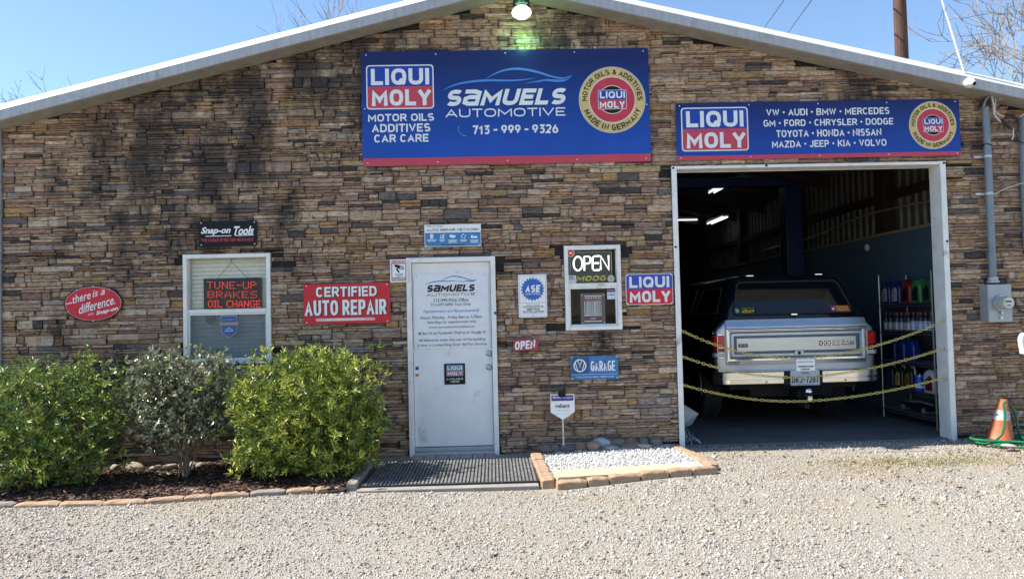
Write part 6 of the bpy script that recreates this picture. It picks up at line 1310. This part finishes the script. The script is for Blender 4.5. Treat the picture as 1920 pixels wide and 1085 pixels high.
t=bush('open glossy leaved shrub with visible bare stems between the two green bushes',(-2.98,-.62,-.06),[(-2.92,-.62,.90,.50,.38,.28),(-3.25,-.6,.66,.34,.34,.30),(-2.62,-.6,.70,.36,.34,.34),(-2.95,-.75,.52,.50,.32,.28),(-3.2,-.7,.98,.22,.2,.2)],2000,4,(.030,.058),(.009,.015),[(.33,.34,.20),(.19,.205,.115),(.10,.115,.062),(.26,.18,.08)],LEAFG,wood=12,inner=.5,up=.25)
mb=MB(); R=random.Random(4)
mb.tube([(0,0,-.05),(.01,0,.10),(.0,0,.22)],[.026,.021,.020],BARK,8)
for dx,dy,z in ((-.32,.05,.62),(-.12,-.12,.8),(.16,.05,.85),(.34,-.05,.7),(.05,.12,.75),(-.2,.1,.9)): mb.tube(spline([(0,0,.18),(dx*.35,dy*.3,.36),(dx*.7,dy*.8,z*.72),(dx,dy,z)],4),[.015*(1-.75*i/12) for i in range(13)],BARK,6)
for _ in range(26): 
    x=R.uniform(-.5,.55); z=R.uniform(.85,1.0); mb.tube([(x*.7,R.uniform(-.2,.2),z-.2),(x,R.uniform(-.2,.2),z+R.uniform(.08,.22))],[.003,.0015],BARK,4)
mb.build('main_stem',t,smooth=True)

# ------------------------------------------------------------------ bare trees, utility pole, wires
def bare_tree(label,base,h,seed,lean,spread,levels=6,r0=.2,split=(2,3),first=.3,nd=None,bark=(.26,.22,.18),top=None):
    t=thing('bare_tree',label,'tree',base,'bare trees behind the workshop'); R=random.Random(seed); M=mat('tree_bark_%d'%seed,bark,.9,var=.3,vscale=5); trunk=MB(); crown=MB(); tips=[]
    def grow(p,d,L,r,lv):
        k=5; pts=[p]; q=p; dd=d.copy()
        for i in range(k):
            dd=(dd+Vector((R.uniform(-1,1),R.uniform(-1,1),R.uniform(-.6,.9)))*.16).normalized(); q=q+dd*(L/k); pts.append(q)
        rs=[r*(1-.42*i/k) for i in range(k+1)]; (trunk if lv==0 else crown).tube(pts,rs,M,7 if lv<2 else (5 if lv<4 else 3),caps=False)
        if lv>=levels: tips.append(q); return
        n=R.choice(split)+(1 if lv==0 else 0)
        for i in range(n):
            s_=R.uniform(.5,1.0) if i else 1.0; b=pts[max(1,int(k*s_))]; a=R.uniform(0,2*PI); e=dd.orthogonal().normalized(); f=dd.cross(e); o=(e*math.cos(a)+f*math.sin(a))
            nd_=(dd*.75+o*R.uniform(.5,1.0)*spread+Vector((lean[0],lean[1],.12))*.35).normalized(); grow(b,nd_,L*R.uniform(.62,.85),max(r*R.uniform(.42,.62),.010),lv+1)
    grow(Vector((0,0,-.2)),Vector((lean[0]*.3,lean[1]*.3,1)).normalized(),h*first,r0,0); trunk.build('trunk',t,smooth=True)
    for q in tips[::2]:
        s_=R.uniform(.006,.013)
        crown.obox(Matrix.Translation(q),s_*2,s_*2,s_*2,M)
    crown.build('crown',t)
    if top:
        zz=max(v[2] for v in crown.v); t.scale=(top/zz,)*3
    return t
bare_tree('large bare tree behind the right end of the roof, beside the utility pole',(at(2190,300,14).x,14,0),12,21,(-.30,-.05),.9,7,.24,split=(2,3,3),top=12.5)
bare_tree('bare tree tip showing at the far left above the roof edge',(at(-2,300,26).x,26,0),13.3,5,(.04,0),.75,7,.2,split=(2,3,3),top=at(10,118,26).z)
bare_tree('bare tree whose topmost twigs show above the left roof slope',(at(700,300,28).x,28,0),15.7,9,(.0,0),.4,7,.2,split=(2,3),top=at(690,6,28).z)
t=thing('utility_pole','brown wooden utility pole rising behind the right roof slope','pole',(at(1689,60,7.7).x,7.7,0)); mb=MB(); WOOD=mat('pole_wood',(.085,.042,.027),.85,var=.45,vscale=3,vstretch=(9,9,.8),bump=.5,bscale=8); mb.tube([(0,0,-.5),(0,0,4),(0,0,8),(-.03,0,11.5)],[.155,.142,.128,.11],WOOD,18); mb.build('post',t,smooth=True); mb=MB(); mb.box(-1.1,1.1,-.15,-.05,10.6,10.72,WOOD); mb.build('crossarm',t)
for i,(a,b) in enumerate((((1482,-16),(1405,92)),((1528,-8),(1450,100)))):
    p,q=at(*a,14),at(*b,40); d=q-p; t=thing('power_line','thin dark power line crossing the sky, %s of the two above the roof'%('left' if i==0 else 'right'),'wire',tuple(p),'power lines'); mb=MB(); mb.tube([-d*.4,d*1.2],.016,WK,5); mb.build('cable',t)
